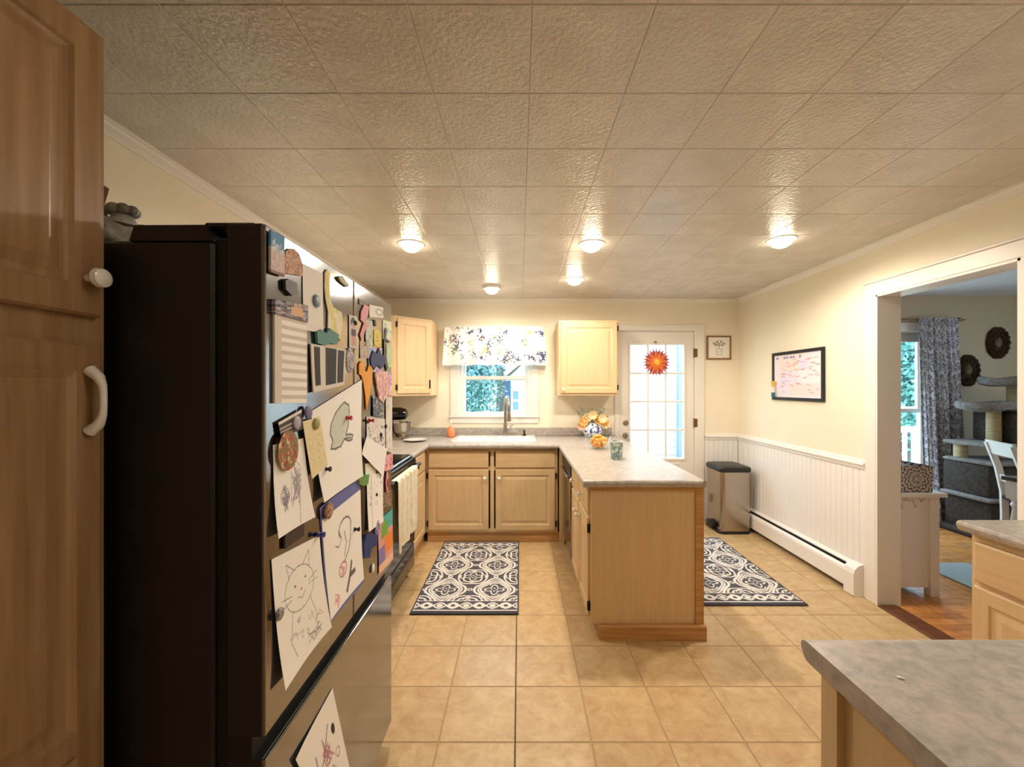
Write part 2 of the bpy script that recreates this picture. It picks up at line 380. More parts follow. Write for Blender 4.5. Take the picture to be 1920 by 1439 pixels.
for z_ in (1.80, 1.05, .25):
    bm = B(); tube(bm, [(x1+.002, wy-.006, z_-.05), (x1+.002, wy-.006, z_+.05)], .008, 8); box(bm, x1-.004, x1+.03, wy-.021, wy-.017, z_-.045, z_+.045); obj('hinge', bm, 'brass_dark', door1)
bm = B(); box(bm, 1.58, 1.72, ya-.006, ya, .60, .615, bev=.003); obj('mail_slot', bm, 'trim_white', door1)

# ================================================================== DINING ROOM SHELL
bm = B(); box(bm, WR+.02, DX1+.1, DY0-.1, WB+.1, -.12, -.004); fl2 = struct('floor_dining', bm, 'parquet')
# parquet: squares of five slats, alternating direction
blk = .30; sl = blk/5
bh = B(); box(bh, -blk/2+.0006, blk/2-.0006, -sl/2+.0006, sl/2-.0006, -.004, 0, bev=.0008); bmesh.ops.recalc_face_normals(bh, faces=bh.faces[:])
slat = bpy.data.meshes.new('slat'); bh.to_mesh(slat); bh.free(); slat.materials.append(MATS['parquet'])
for i in range(6):
    for j in range(9):
        cx, cy = WR2-.006+blk*(i+.5), 1.70+blk*(j+.5)
        for k in range(5):
            o = bpy.data.objects.new('slat', slat); COL.objects.link(o); d = (k-2)*sl; h = (i+j) % 2
            o.location = (cx+(d if h else 0), cy+(0 if h else d), 0); o.rotation_euler = (0,0,PI/2 if h else 0); par(o, fl2)
bm = B(); box(bm, WR2+1.794, DX1, DY0, WB, -.004, 0); box(bm, WR2-.006, WR2+1.794, DY0, 1.70, -.004, 0); box(bm, WR2-.006, WR2+1.794, 4.40, WB, -.004, 0); obj('slat_rest', bm, 'parquet', fl2)
bm = B(); box(bm, WR+.02, DX1+.1, DY0-.1, WB+.1, DCEIL, DCEIL+.1); struct('ceiling_dining', bm, 'dining_ceiling')
DW = (3.05, 4.40, .35, 2.03)
bm = B(); box(bm, WR2-.004, DW[0], WB, WB+.14, 0, DCEIL); box(bm, DW[1], DX1+.1, WB, WB+.14, 0, DCEIL); box(bm, DW[0], DW[1], WB, WB+.14, 0, DW[2]); box(bm, DW[0], DW[1], WB, WB+.14, DW[3], DCEIL)
struct('wall_dining_back', bm, 'wall_dining')
bm = B()
for q in ((DY0,2.2,0,DCEIL),(3.1,WB,0,DCEIL),(2.2,3.1,0,.9),(2.2,3.1,2.0,DCEIL)): box(bm, DX1, DX1+.1, *q)
struct('wall_dining_right', bm, 'wall_dining')
bm = B()  # unseen side window, added to let more daylight into the dining room
for q in ((2.14,2.20,.84,2.06),(3.10,3.16,.84,2.06),(2.20,3.10,.84,.90),(2.20,3.10,2.0,2.06),(2.20,3.10,1.43,1.47)): box(bm, DX1-.02, DX1+.05, *q)
fill_win = struct('fill_window', bm, 'trim_white')
for a, b_ in ((.9,1.43),(1.47,2.0)): bm = B(); box(bm, DX1+.02, DX1+.024, 2.2, 3.1, a, b_); obj('pane', bm, 'glass', fill_win)
bm = B(); box(bm, WR2-.004, DX1+.1, DY0-.1, DY0, 0, DCEIL); struct('wall_dining_front', bm, 'wall_dining')
bm = B(); 
for y0_, y1_, z0_ in ((OY1, WB, 0), (DY0, OY0, 0), (OY0, OY1, OZ)): box(bm, WR2-.004, WR2, y0_, y1_, z0_, DCEIL)
struct('wall_dining_left', bm, 'wall_dining')
bm = B(); a = .07
for q in ((DW[0]-a,DW[0],DW[2]-a,DW[3]+a),(DW[1],DW[1]+a,DW[2]-a,DW[3]+a),(DW[0],DW[1],DW[3],DW[3]+a),(DW[0],DW[1],DW[2]-a,DW[2])): box(bm, q[0], q[1], WB-.018, WB, q[2], q[3], bev=.004)
box(bm, DW[0]-.09, DW[1]+.09, WB-.03, WB, DW[3]+a, DW[3]+a+.022)
win2 = struct('window_2', bm, 'trim_white')
sash(win2, DW[0]+.01, DW[1]-.01, WB+.04, DW[2]+.01, 1.20, .04); sash(win2, DW[0]+.01, DW[1]-.01, WB+.075, 1.16, DW[3]-.01, .04)
bm = B(); box(bm, DW[0]+.01, DW[1]-.01, WB+.005, WB+.035, DW[3]-.11, DW[3]-.005, bev=.006); mat('blind', col(176,170,162), .7); obj('blind', bm, 'blind', win2)
# ================================================================== OUTDOORS
bm = B(); box(bm, -40, 45, WB+.16, 60, -.9, -.62); obj('ground', bm, 'lawn', kind='structure')
def tree(name, label, base, h, rx, rz, m, n=2600, seed=1, leaf=.16):
    rs = np.random.RandomState(seed); t = thing(name, label, 'tree', base, 'trees outside the windows'); b = Vector(base)
    bm = B(); pts = [b, b+Vector((.05,0,h*.35)), b+Vector((-.08,.05,h*.6)), b+Vector((.1,0,h*.85))]; tube(bm, pts, [.16,.12,.08,.03], 8)
    for k in range(7):
        a = k*2.4; p = b+Vector((0,0,h*(.35+.07*k))); tube(bm, [p, p+Vector((math.cos(a)*rx*.6, math.sin(a)*rx*.6, h*.16))], [.05,.012], 5)
    obj('trunk', bm, 'trunk', t, smooth=True)
    k = 16; cl = rs.normal(size=(k,3)); cl /= np.linalg.norm(cl,axis=1,keepdims=True); cl *= rs.uniform(.25,.8,(k,1))
    P = cl[rs.randint(0,k,n)]+rs.normal(size=(n,3))*.17; P = P*np.array([rx,rx,rz])+np.array(base)+np.array([0,0,h-rz*.75])
    a = rs.normal(size=(n,3)); a /= np.linalg.norm(a,axis=1,keepdims=True); c = np.cross(a, rs.normal(size=(n,3))); c /= np.linalg.norm(c,axis=1,keepdims=True)
    L = leaf*rs.uniform(.6,1.2,(n,1)); V = np.stack([P-a*L, P+c*L*.5, P+a*L, P-c*L*.5],1).reshape(-1,3)
    me = bpy.data.meshes.new('foliage'); me.from_pydata(V.tolist(), [], np.arange(4*n).reshape(-1,4).tolist())
    obj('foliage', me, m, t)
tree('leafy_tree', 'dense teal-green tree filling the left of the kitchen window', (-1.75, 9.0, -.62), 4.2, 1.35, 2.2, 'foliage', 16000, 1, .055)
tree('leafy_tree', 'tall tree reaching over the white house behind the kitchen sink', (-.6, 12.2, -.62), 6.2, 1.9, 1.7, 'foliage', 9000, 2, .09)
tree('leafy_tree', 'bright green tree behind the deck railing outside the dining window', (9.7, 10.4, -.62), 4.6, 1.7, 2.4, 'foliage_light', 12000, 3, .08)
tree('leafy_tree', 'dark tree left of the bright one outside the dining window', (12.4, 13.5, -.62), 5.0, 2.0, 2.4, 'foliage', 8000, 4, .12)
# white house across the yard
hs = thing('house', 'white clapboard house with dark blue door seen through kitchen window', 'house', (0, 15, -.62)); Y = 15.
bm = B(); box(bm, -1.3, 5.5, Y, Y+5, -.62, 2.5)
obj('wall', bm, 'house_white', hs)
for k in range(21):
    bm = B(); z_ = -.5+k*.14; prism(bm, [(0,z_),(.025,z_),(.005,z_+.14),(0,z_+.14)], -1.3, 5.5, FY_NEG(Y)); obj('clapboard', bm, 'house_white', hs)
bm = B(); prism(bm, [(Y-.5,2.4),(Y+2.5,4.2),(Y+5.5,2.4),(Y+5.5,2.55),(Y+2.5,4.4),(Y-.5,2.55)], -1.7, 5.9, lambda a,p,q:(a,p,q)); obj('roof', bm, 'roof_grey', hs)
bm = B(); box(bm, -.72, -.32, Y-.06, Y, -.4, 1.68); obj('door', bm, 'house_blue', hs)
for wx in (-.24, .9, 2.4):
    bm = B(); box(bm, wx-.03, wx+.23, Y-.07, Y, .58, 1.34); f = obj('window', bm, 'house_white', hs)
    for zz in (.62, 1.0):
        for xx in (wx, wx+.105): bm = B(); box(bm, xx, xx+.095, Y-.08, Y-.06, zz, zz+.3); obj('pane', bm, 'house_glass', f)
mat('porch_grey', col(186,180,174), .7); mat('porch_blue', col(120,134,156), .7)
# enclosed white porch right behind the back door
pw = thing('porch', 'bright white porch wall behind the glazed back door', 'porch', (2.6, 8.0, -.62))
bm = B(); box(bm, .75, 3.0, WB+.16, 6.0, -.62, -.05); obj('deck', bm, 'house_white', pw)
for k in range(26):
    bm = B(); box(bm, 1.0, 5.4, 8.1, 8.14, -.5+k*.15, -.355+k*.15, bev=.006); obj('plank', bm, 'porch_grey', pw)
for xx in (.92, 3.10): bm = B(); box(bm, xx, xx+.13, 8.02, 8.1, -.62, 3.5); obj('post', bm, 'porch_blue', pw)
# deck railing outside the dining window
rl = thing('deck_railing', 'white wooden deck railing outside the dining room window', 'railing', (5.5, 6.6, -.25))
bm = B(); box(bm, 3.2, 9.0, WB+.16, 6.8, -.62, -.25); obj('deck', bm, 'house_white', rl)
bm = B(); box(bm, 3.2, 9.0, 6.52, 6.66, .72, .80); obj('top_rail', bm, 'house_white', rl)
bm = B(); box(bm, 3.2, 9.0, 6.57, 6.61, -.12, -.06); obj('bottom_rail', bm, 'house_white', rl)
for k in range(40):
    bm = B(); x_ = 3.25+k*.145; box(bm, x_, x_+.045, 6.57, 6.61, -.06, .72); obj('baluster', bm, 'house_white', rl)
bm = B(); tube(bm, [(3.2,7.6,1.06),(9.5,7.6,1.06)], .015, 6); tag(obj('cable', bm, 'house_white'), 'thin white cable stretched above the deck railing', 'cable')

# ================================================================== CEILING LAMPS
def lamp(px, py, label, drop=False, watts=LAMP_W, name='recessed_light', r=.062):
    Yl = (CEIL-(.045 if drop else 0)-CAM_Z)*F_PX/(VY-py); X = (px-VX)/F_PX*Yl; c = (X, Yl, CEIL)
    t = thing(name, label, 'ceiling light', c, 'kitchen ceiling lights')
    bm = B(); k = .028 if drop else .006
    lathe(bm, [(r*.86,0),(r*1.42,0),(r*1.42,-.003),(r*1.3,-k),(r*.94,-k-.002),(r*.86,-.002)], c, 32, 'Z', False, False); obj('trim_ring', bm, 'white_plastic', t, smooth=True)
    bm = B(); lathe(bm, [(r*.96,-k*.6),(r*.96,-k-.012),(r*.84,-k-.028),(r*.5,-k-.040),(.002,-k-.044)], c, 28, 'Z', True, True); obj('bulb', bm, 'bulb', t, smooth=True)
    ld = bpy.data.lights.new('lamp_beam', 'SPOT'); ld.energy = watts; ld.color = LAMP_COL; ld.spot_size = math.radians(176); ld.spot_blend = .5; ld.shadow_soft_size = .05
    lo = bpy.data.objects.new('lamp_beam', ld); COL.objects.link(lo); lo.location = (X, Yl, CEIL-k-.050); par(lo, t)
lamp(771, 458, 'leftmost recessed ceiling light, nearest the fridge')
lamp(1109, 458, 'recessed ceiling light above the near end of the peninsula')
lamp(1465, 450, 'rightmost recessed ceiling light, near the dining room wall', watts=LAMP_W*.85)
lamp(1077, 524, 'farther recessed ceiling light above the back of the peninsula', watts=LAMP_W*.6)
lamp(922, 546, 'small dome ceiling light above the sink, closest to the window', True, LAMP_W*.26, 'dome_light', .06)
# two unseen lamps, added to brighten the foreground
lamp(VX+1.67*F_PX/.45, VY-(CEIL-CAM_Z)*F_PX/.45, 'added unseen fill lamp above the foreground counter, overhead', watts=LAMP_W*.32)
lamp(VX+.47*F_PX/.40, VY-(CEIL-CAM_Z)*F_PX/.40, 'added unseen fill lamp overhead between pantry and foreground counter', watts=LAMP_W*.10)
# unseen lamp, added to lift the light in the dining room
t = thing('dining_fill_light', 'added unseen round fill light over the dining table', 'ceiling light', (4.5, 2.55, DCEIL)); c = (4.5, 2.55, DCEIL)
bm = B(); lathe(bm, [(.17,0),(.17,-.025),(.155,-.03)], c, 28); obj('base', bm, 'white_plastic', t, smooth=True)
bm = B(); lathe(bm, [(.155,-.028),(.15,-.05),(.11,-.08),(.05,-.095),(.002,-.098)], c, 28); obj('shade', bm, mat('fill_glow', col(255,244,226), .4, emit=(1,.86,.66,1), estr=15.0), t, smooth=True)

# ================================================================== CABINETS
DOORP = [(0,0),(0,.014),(.005,.019),(.052,.019),(.057,.013),(.064,.011),(.070,.011),(.092,.018)]
def slab_loops(F, u0, u1, z0, z1, prof, nb=0.0):
    b = B(); loops(b, [[F(u0+i, nb+h, z0+i), F(u1-i, nb+h, z0+i), F(u1-i, nb+h, z1-i), F(u0+i, nb+h, z1-i)] for i, h in prof]); return b
def knob(F, u, z, parent, n=.019, m='porcelain', r=.016):
    b = B(); rings = []
    for rr, h in ((.007,0),(.007,.008),(.006,.012),(r*.8,.016),(r,.023),(r*.9,.031),(r*.5,.036),(.001,.037)):
        rings.append([F(u+rr*math.cos(2*PI*k/16), n+h, z+rr*math.sin(2*PI*k/16)) for k in range(16)])
    loops(b, rings); return obj('knob', b, m, parent, smooth=True)
def pull(F, u, z, parent, n=.019, L=.05, vertical=True, m='porcelain', r=.006):
    b = B(); pts = []
    for k in range(9):
        t = k/8*2-1; h = .004+.026*(1-t**4)
        pts.append(Vector(F(u, n+h, z+t*L)) if vertical else Vector(F(u+t*L, n+h, z)))
    tube(b, pts, [r*1.7,r*1.4,r,r*.9,r*.9,r*.9,r,r*1.4,r*1.7], 10)
    return obj('handle', b, m, parent, smooth=True)
def cdoor(F, u0, u1, z0, z1, parent, kn=None, hinge=None, m='wood_v', hk='knob', name='door'):
    d = obj(name, slab_loops(F, u0, u1, z0, z1, DOORP), m, parent)
    if kn: (knob if hk == 'knob' else pull)(F, kn[0], kn[1], d)
    if hinge is not None:
        for zz in (z0+.06, z1-.06):
            b = B(); box(b, hinge-.006, hinge+.006, .0, .021, zz-.025, zz+.025, F=F); obj('hinge', b, 'hinge_dark', d)
    return d
def cdrawer(F, u0, u1, z0, z1, parent, kn=None, hk='knob', name='drawer'):
    d = obj(name, slab_loops(F, u0, u1, z0, z1, [(0,0),(0,.013),(.007,.019),(.012,.019)]), 'wood_h', parent)
    if kn: (knob if hk == 'knob' else pull)(F, kn[0], kn[1], d, **({} if hk == 'knob' else {'vertical': False}))
    return d
def carcass(F, u0, u1, depth, z0, z1, parent, rails=(), stiles=(), m='wood_v', fw=.035, hollow=False):
    """box body plus a proud face frame"""
    b = B()
    if hollow:
        for q in ((u0,u0+.018,-depth,-.02,z0,z1),(u1-.018,u1,-depth,-.02,z0,z1),(u0+.018,u1-.018,-depth,-depth+.012,z0,z1),(u0+.018,u1-.018,-depth+.012,-.02,z0,z0+.018)): box(b, *q, F=F)
    else: box(b, u0, u1, -depth, -.02, z0, z1, F=F)
    obj('body', b, m, parent)
    b = B()
    for a, c in [(u0, u0+fw), (u1-fw, u1)]+[(s-fw/2, s+fw/2) for s in stiles]: box(b, a, c, -.02, 0, z0, z1, F=F)
    for a, c in [(z0, z0+fw), (z1-fw, z1)]+[(r-fw/2, r+fw/2) for r in rails]: box(b, u0+fw, u1-fw, -.02, -.0005, a, c, F=F)
    obj('face_frame', b, m, parent)

# sink base
F = FY_NEG(3.79)
t = thing('sink_cabinet', 'light maple sink cabinet with two panel doors under the window', 'cabinet', (-.26, 4.1, 0))
carcass(F, -.862, .352, .60, .095, .872, t, rails=(.683,), stiles=(-.252,), hollow=True)
cdrawer(F, -.838, -.284, .692, .848, t, name='false_drawer'); cdrawer(F, -.22, .328, .692, .848, t, name='false_drawer')
cdoor(F, -.838, -.284, .118, .676, t, (-.318, .60), -.846); cdoor(F, -.22, .328, .118, .676, t, (-.186, .60), .336)
bm = B(); box(bm, -.85, .37, 3.803, 3.82, 0, .094, bev=.002); obj('toe_kick', bm, 'oak_trim', t)
# left corner base between stove and sink
t = thing('corner_base_cabinet', 'narrow maple base cabinet between the stove and the sink corner', 'cabinet', (-1.17, 3.45, 0))
F = FX_POS(-.866); carcass(F, 3.155, 3.785, .60, .095, .872, t)
cdrawer(F, 3.19, 3.70, .692, .848, t); cdoor(F, 3.19, 3.70, .118, .676, t)
bm = B(); box(bm, -.90, -.885, 3.155, 3.80, 0, .094); obj('toe_kick', bm, 'oak_trim', t)
# peninsula cabinet
t = thing('peninsula_cabinet', 'light maple peninsula cabinet with plain end panel facing the camera', 'cabinet', (.72, 2.7, 0))
F = FX_NEG(.412); carcass(F, 2.36, 3.125, .60, .085, .872, t, rails=(.683,), stiles=(2.742,))
for a, b_, kk, hh in ((2.385, 2.728, 2.69, 2.376), (2.757, 3.10, 2.795, 3.109)):
    cdrawer(F, a, b_, .692, .848, t, ((a+b_)/2, .77)); cdoor(F, a, b_, .108, .676, t, (kk, .60), hh)
bm = B(); box(bm, .408, 1.040, 2.342, 2.36, .083, .872); obj('end_panel', bm, 'wood_v', t)
bm = B(); box(bm, .40, 1.046, 2.330, 2.343, .846, .873); box(bm, 1.000, 1.046, 2.332, 2.343, .083, .846); obj('end_trim', bm, 'oak_trim', t)
bm = B(); box(bm, 1.012, 1.030, 2.36, 4.40, .0, .872); obj('back_panel', bm, 'wood_v', t)
bm = B(); prism(bm, [(2.316,0),(2.342,0),(2.342,.086),(2.322,.086),(2.316,.080)], .452, 1.056, lambda a,p,q:(a,p,q)); box(bm, .452, .47, 2.342, 3.125, 0, .085); box(bm, 1.03, 1.05, 2.342, 4.40, 0, .086); obj('plinth', bm, 'oak_trim', t)
# dishwasher
t = thing('dishwasher', 'steel dishwasher built into the peninsula beside the sink cabinet', 'dishwasher', (.72, 3.45, 0))
F = FX_NEG(.412)
bm = B(); box(bm, 3.135, 3.735, -.57, 0, .10, .868, F=F); obj('body', bm, 'black_plastic', t)
bm = B(); box(bm, 3.14, 3.73, 0, .022, .11, .745, F=F, bev=.004); obj('door', bm, 'steel_dark', t)
bm = B(); box(bm, 3.14, 3.73, 0, .024, .755, .866, F=F, bev=.004); obj('control_panel', bm, 'black_plastic', t)
bm = B(); box(bm, 3.20, 3.67, .022, .045, .71, .735, F=F, bev=.008, seg=2); obj('handle', bm, 'steel', t, smooth=True)
bm = B(); box(bm, 3.14, 3.73, -.05, -.03, 0, .10, F=F); obj('kick_plate', bm, 'black_plastic', t)
bm = B(); box(bm, .365, .41, 3.745, 3.80, .0, .872); tag(obj('corner_filler', bm, 'wood_v'), 'narrow maple filler post in the corner beside the dishwasher', 'filler post')

# worktop: left run, back run with the sink cut out, peninsula
SX0, SX1, SY0, SY1 = -.655, .165, 3.86, 4.335
z0, z1 = .874, CT
bm = B()
box(bm, WL+.001, -.845, 3.15, 4.40, z0, z1); box(bm, -.845, SX0+.02, 3.75, 4.40, z0, z1); box(bm, SX1-.02, .378, 3.75, 4.40, z0, z1)
box(bm, SX0+.02, SX1-.02, 3.75, SY0+.02, z0, z1); box(bm, SX0+.02, SX1-.02, SY1-.02, 4.40, z0, z1); box(bm, .378, 1.022, 2.30, 4.40, z0, z1)
NOSE = [(0,z0),(.012,z0),(.020,z0+.006),(.024,z0+.016),(.024,z1-.014),(.019,z1-.004),(.010,z1),(0,z1)]
prism(bm, NOSE, -.821, .354, FY_NEG(3.75)); prism(bm, NOSE, 3.15, 3.75, FX_POS(-.845)); prism(bm, NOSE, 2.30, 3.75, FX_NEG(.378)); prism(bm, NOSE, .354, 1.022, FY_NEG(2.30)); prism(bm, NOSE, 2.276, 4.39, FX_POS(1.022) if False else (lambda a,p,q:(1.022+p*.6,a,q)))
top = tag(obj('worktop', bm, 'worktop'), 'grey mottled laminate worktop around sink and peninsula', 'countertop')
bm = B(); box(bm, WL+.02, .99, 4.398, WB-.002, CT, 1.0, bev=.004); box(bm, WL+.001, WL+.022, 3.15, 4.40, CT, 1.0, bev=.004); obj('backsplash', bm, 'worktop', top)

# sink
t = thing('kitchen_sink', 'white double-bowl drop-in sink under the window', 'sink', (-.245, 4.1, CT))
def bowl(bm, x0, x1, y0, y1, zt, depth):
    rings = []
    for ins, z_ in ((-.012,zt),(0,zt-.006),(.012,zt-.03),(.022,zt-depth+.03),(.05,zt-depth)):
        rings.append([(x,y,z_) for x,y in rrect(x0+ins,x1-ins,y0+ins,y1-ins,.05,5)])
    loops(bm, rings, True, False, True)
zt = CT+.014; bm = B()
o1 = rrect(SX0, SX1, SY0, SY1, .05, 5)
loops(bm, [[(x,y,CT+.0005) for x,y in o1], [(x,y,CT+.008) for x,y in o1], [(x,y,zt) for x,y in rrect(SX0+.008,SX1-.008,SY0+.008,SY1-.008,.045,5)]], True, False, False)
# deck plate between rim and bowls
mid = (SX0+SX1)/2
box(bm, SX0+.008, SX1-.008, SY0+.008, SY0+.045, zt-.005, zt); box(bm, SX0+.008, SX1-.008, SY1-.085, SY1-.008, zt-.005, zt)
box(bm, SX0+.008, SX0+.045, SY0+.045, SY1-.085, zt-.005, zt); box(bm, SX1-.045, SX1-.008, SY0+.045, SY1-.085, zt-.005, zt); box(bm, mid-.025, mid+.025, SY0+.045, SY1-.085, zt-.005, zt)
obj('rim', bm, 'porcelain', t)
for a, b_ in ((SX0+.04, mid-.02), (mid+.02, SX1-.04)):
    bm = B(); bowl(bm, a, b_, SY0+.04, SY1-.08, zt-.0015, .19); bw = obj('bowl', bm, 'porcelain', t, smooth=True)
    bm = B(); lathe(bm, [(.045,0),(.045,.003),(.03,.003),(.001,.001)], ((a+b_)/2, (SY0+SY1)/2-.02, zt-.19), 20, 'Z', False, False); obj('drain', bm, 'steel', bw, smooth=True)
fx, fy = -.147, 4.29
t = thing('faucet', 'brushed steel pull-down kitchen faucet behind the sink', 'faucet', (fx, fy, zt))
bm = B(); lathe(bm, [(.03,0),(.03,.006),(.022,.012),(.021,.12),(.016,.135)], (fx,fy,zt), 20); obj('base', bm, 'nickel', t, smooth=True)
bm = B(); pts = [(fx,fy,zt+.12),(fx,fy,zt+.30)]+[(fx+.02*(1-math.cos(a)), fy-.075*(1-math.cos(a)), zt+.30+.105*math.sin(a)) for a in [PI*k/10 for k in range(1,11)]]+[(fx+.04,fy-.15,zt+.26)]
tube(bm, pts, .016, 12); obj('spout', bm, 'nickel', t, smooth=True)
bm = B(); tube(bm, [(fx+.04,fy-.15,zt+.27),(fx+.04,fy-.15,zt+.24),(fx+.041,fy-.15,zt+.16)], [.014,.019,.021], 14); obj('spray_head', bm, 'nickel', t, smooth=True)
bm = B(); tube(bm, [(fx+.015,fy,zt+.075),(fx+.05,fy,zt+.075)], .014, 12); tube(bm, [(fx+.045,fy,zt+.075),(fx+.055,fy-.01,zt+.10),(fx+.085,fy-.02,zt+.115)], [.008,.006,.005], 8); obj('lever', bm, 'nickel', t, smooth=True)
sx = .05
t = thing('soap_dispenser', 'small dark steel soap dispenser right of the faucet', 'soap dispenser', (sx, 4.29, zt))
bm = B(); lathe(bm, [(.02,0),(.02,.01),(.012,.014),(.010,.045),(.012,.05),(.012,.058),(.001,.06)], (sx,4.29,zt), 14); obj('pump', bm, 'hinge_dark', t, smooth=True)
bm = B(); tube(bm, [(sx,4.29,zt+.05),(sx,4.25,zt+.055),(sx,4.235,zt+.045)], .006, 8); obj('nozzle', bm, 'hinge_dark', t, smooth=True)

# wall cabinets
t = thing('wall_cabinet', 'maple wall cabinet with one door hanging between window and back door', 'cabinet', (.69, 4.25, 1.35))
F = FY_NEG(4.10); carcass(F, .392, .985, .318, 1.35, 2.10, t)
cdoor(F, .412, .972, 1.372, 2.078, t, (.436, 1.41), .978)
t = thing('corner_wall_cabinet', 'diagonal maple corner wall cabinet half hidden behind the fridge', 'cabinet', (-1.2, 4.2, 1.35))
p0, p1 = Vector((-1.155, 3.812, 0)), Vector((-.875, 4.092, 0)); ud = (p1-p0).normalized(); ndv = Vector((ud.y, -ud.x, 0)); L = (p1-p0).length
bm = B(); loops(bm, [[(WL+.002,WB-.002,z),(WL+.002,3.812,z),(-1.155,3.812,z),(-.875,4.092,z),(-.875,WB-.002,z)] for z in (1.35, 2.10)]); obj('body', bm, 'wood_v', t)
F = frame(p0, ud, ndv); d = cdoor(F, .018, L-.018, 1.372, 2.078, t, None, .012)
bm = B(); box(bm, L-.040, L-.026, .019, .028, 1.42, 1.505, F=F, bev=.003); obj('hook', bm, 'black_plastic', d, label='black hook on the door edge')
# ================================================================== PANTRY, FRIDGE, STOVE
PX = -.835; F = FX_POS(PX)
t = thing('pantry_cabinet', 'tall oak pantry cabinet with white handles beside the fridge', 'cabinet', (-1.15, .5, 0))
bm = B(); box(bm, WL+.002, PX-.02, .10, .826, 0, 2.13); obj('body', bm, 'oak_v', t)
bm = B()
for a, b_ in ((.10,.14),(.790,.826)): box(bm, a, b_, -.02, 0, 0, 2.13, F=F)
for a, b_ in ((0,.12),(1.50,1.58),(2.09,2.13)): box(bm, .14, .79, -.02, -.0005, a, b_, F=F)
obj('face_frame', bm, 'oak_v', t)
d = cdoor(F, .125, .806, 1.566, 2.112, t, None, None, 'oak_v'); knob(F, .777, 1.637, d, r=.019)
# lower door: two raised panels in one frame
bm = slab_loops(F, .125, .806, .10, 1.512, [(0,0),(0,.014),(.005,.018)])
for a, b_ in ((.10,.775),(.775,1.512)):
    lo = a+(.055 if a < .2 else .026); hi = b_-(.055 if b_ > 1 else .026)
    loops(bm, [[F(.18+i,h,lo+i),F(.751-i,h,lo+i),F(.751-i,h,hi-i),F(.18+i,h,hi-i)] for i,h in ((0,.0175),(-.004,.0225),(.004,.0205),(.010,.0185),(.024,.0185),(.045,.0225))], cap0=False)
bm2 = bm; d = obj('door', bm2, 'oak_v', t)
pull(F, .777, 1.405, d, L=.058, r=.0065)

FXF, FY0, FY1, FZ = -.52, .84, 1.672, 1.767
t = thing('refrigerator', 'dark stainless french-door refrigerator covered in papers and magnets', 'refrigerator', (-.95, 1.25, 0))
bm = B(); box(bm, -1.40, -.632, FY0+.008, FY1-.008, .03, 1.734, bev=.006); obj('body', bm, 'fridge_black', t)
bm = B(); prism(bm, [(-.805,1.733),(-.795,1.765),(-.648,1.766),(-.634,1.733)], FY0+.008, FY1-.008, lambda a,p,q:(p,a,q)); obj('hinge_cover', bm, 'fridge_black', t)
for yy in (FY0+.02, FY1-.09): bm = B(); box(bm, -.66, -.555, yy, yy+.07, 1.764, 1.776, bev=.003); obj('hinge', bm, 'black_plastic', t)
bm = B(); box(bm, -.634, -.598, FY0+.02, FY1-.02, .06, 1.74); obj('gasket', bm, 'dark_gasket', t)
SEAM = 1.29
def fdoor(name, y0, y1, z0, z1):
    bm = B(); box(bm, -.600, FXF-.004, y0, y1, z0, z1, bev=.004); d = obj(name, bm, 'fridge_black', t)
    bm = B(); box(bm, -.545, FXF, y0+.0015, y1-.0015, z0+.0015, z1-.0015, bev=.003, seg=2); obj('front_panel', bm, 'steel_dark', d)
    return d
fdoor('door', FY0, SEAM-.002, .712, FZ); fdoor('door', SEAM+.002, FY1, .712, FZ)
fdoor('freezer_drawer', FY0, FY1, .075, .668)
bm = B(); box(bm, -.60, -.548, FY0+.002, FY1-.002, .662, .716); obj('handle_recess', bm, 'dark_gasket', t)
bm = B(); box(bm, -.60, -.56, FY0+.01, FY1-.01, .02, .073); obj('kick_grille', bm, 'black_plastic', t)
for xx in (-.62,-1.35):
    for yy in (FY0+.06, FY1-.06): bm = B(); lathe(bm, [(.02,0),(.02,.03)], (xx,yy,0), 12); obj('foot', bm, 'black_plastic', t)
# crumpled bag on top
t = thing('crumpled_bag', 'grey crumpled bag lying on top of the refrigerator', 'bag', (-1.0, 1.02, 1.735))
bm = B(); ball(bm, (-1.00,1.02,1.785), .1, (1.15,1.0,.50), 22, 16)
for v in bm.verts:
    k = v.co; v.co += Vector((math.sin(k.y*61+k.z*40), math.sin(k.x*57+k.z*33), math.sin(k.x*49+k.y*71)))*.010
    v.co.z = max(v.co.z, 1.7355)
obj('pouch', bm, 'bag_grey', t, smooth=True)
bm = B()
for k in range(7):
    a = k*.9; c = Vector((-.955+.022*math.cos(a), .99+.02*math.sin(a), 1.855)); ball(bm, c, .016, (1,.7,.8), 8, 6)
tube(bm, [(-.955,.99,1.82),(-.955,.99,1.858)], [.03,.014], 10)
obj('knot', bm, 'bag_grey', t, smooth=True)
bm = B(); tube(bm, [(-1.0,1.0,1.83),(-1.005,.99,1.87),(-.995,.985,1.905),(-1.02,.98,1.93)], [.004,.005,.010,.002], 6); mat('dry_leaf', col(120,84,66), .8); obj('dry_leaf', bm, 'dry_leaf', t, smooth=True)

# hidden run between fridge and stove
t = thing('base_cabinet', 'maple base cabinet squeezed between refrigerator and stove', 'cabinet', (-1.17, 2.03, 0))
F = FX_POS(-.866); carcass(F, 1.69, 2.365, .60, .095, .872, t); cdrawer(F, 1.72, 2.335, .692, .848, t, (2.03,.77)); cdoor(F, 1.72, 2.335, .118, .676, t, (2.29,.6))
bm = B(); box(bm, -.90, -.885, 1.69, 2.365, 0, .094); obj('toe_kick', bm, 'oak_trim', t)
bm = B(); box(bm, WL+.001, -.845, 1.685, 2.368, .874, CT); prism(bm, NOSE, 1.685, 2.368, FX_POS(-.845)); tag(obj('worktop', bm, 'worktop'), 'short grey worktop piece between refrigerator and stove', 'countertop')

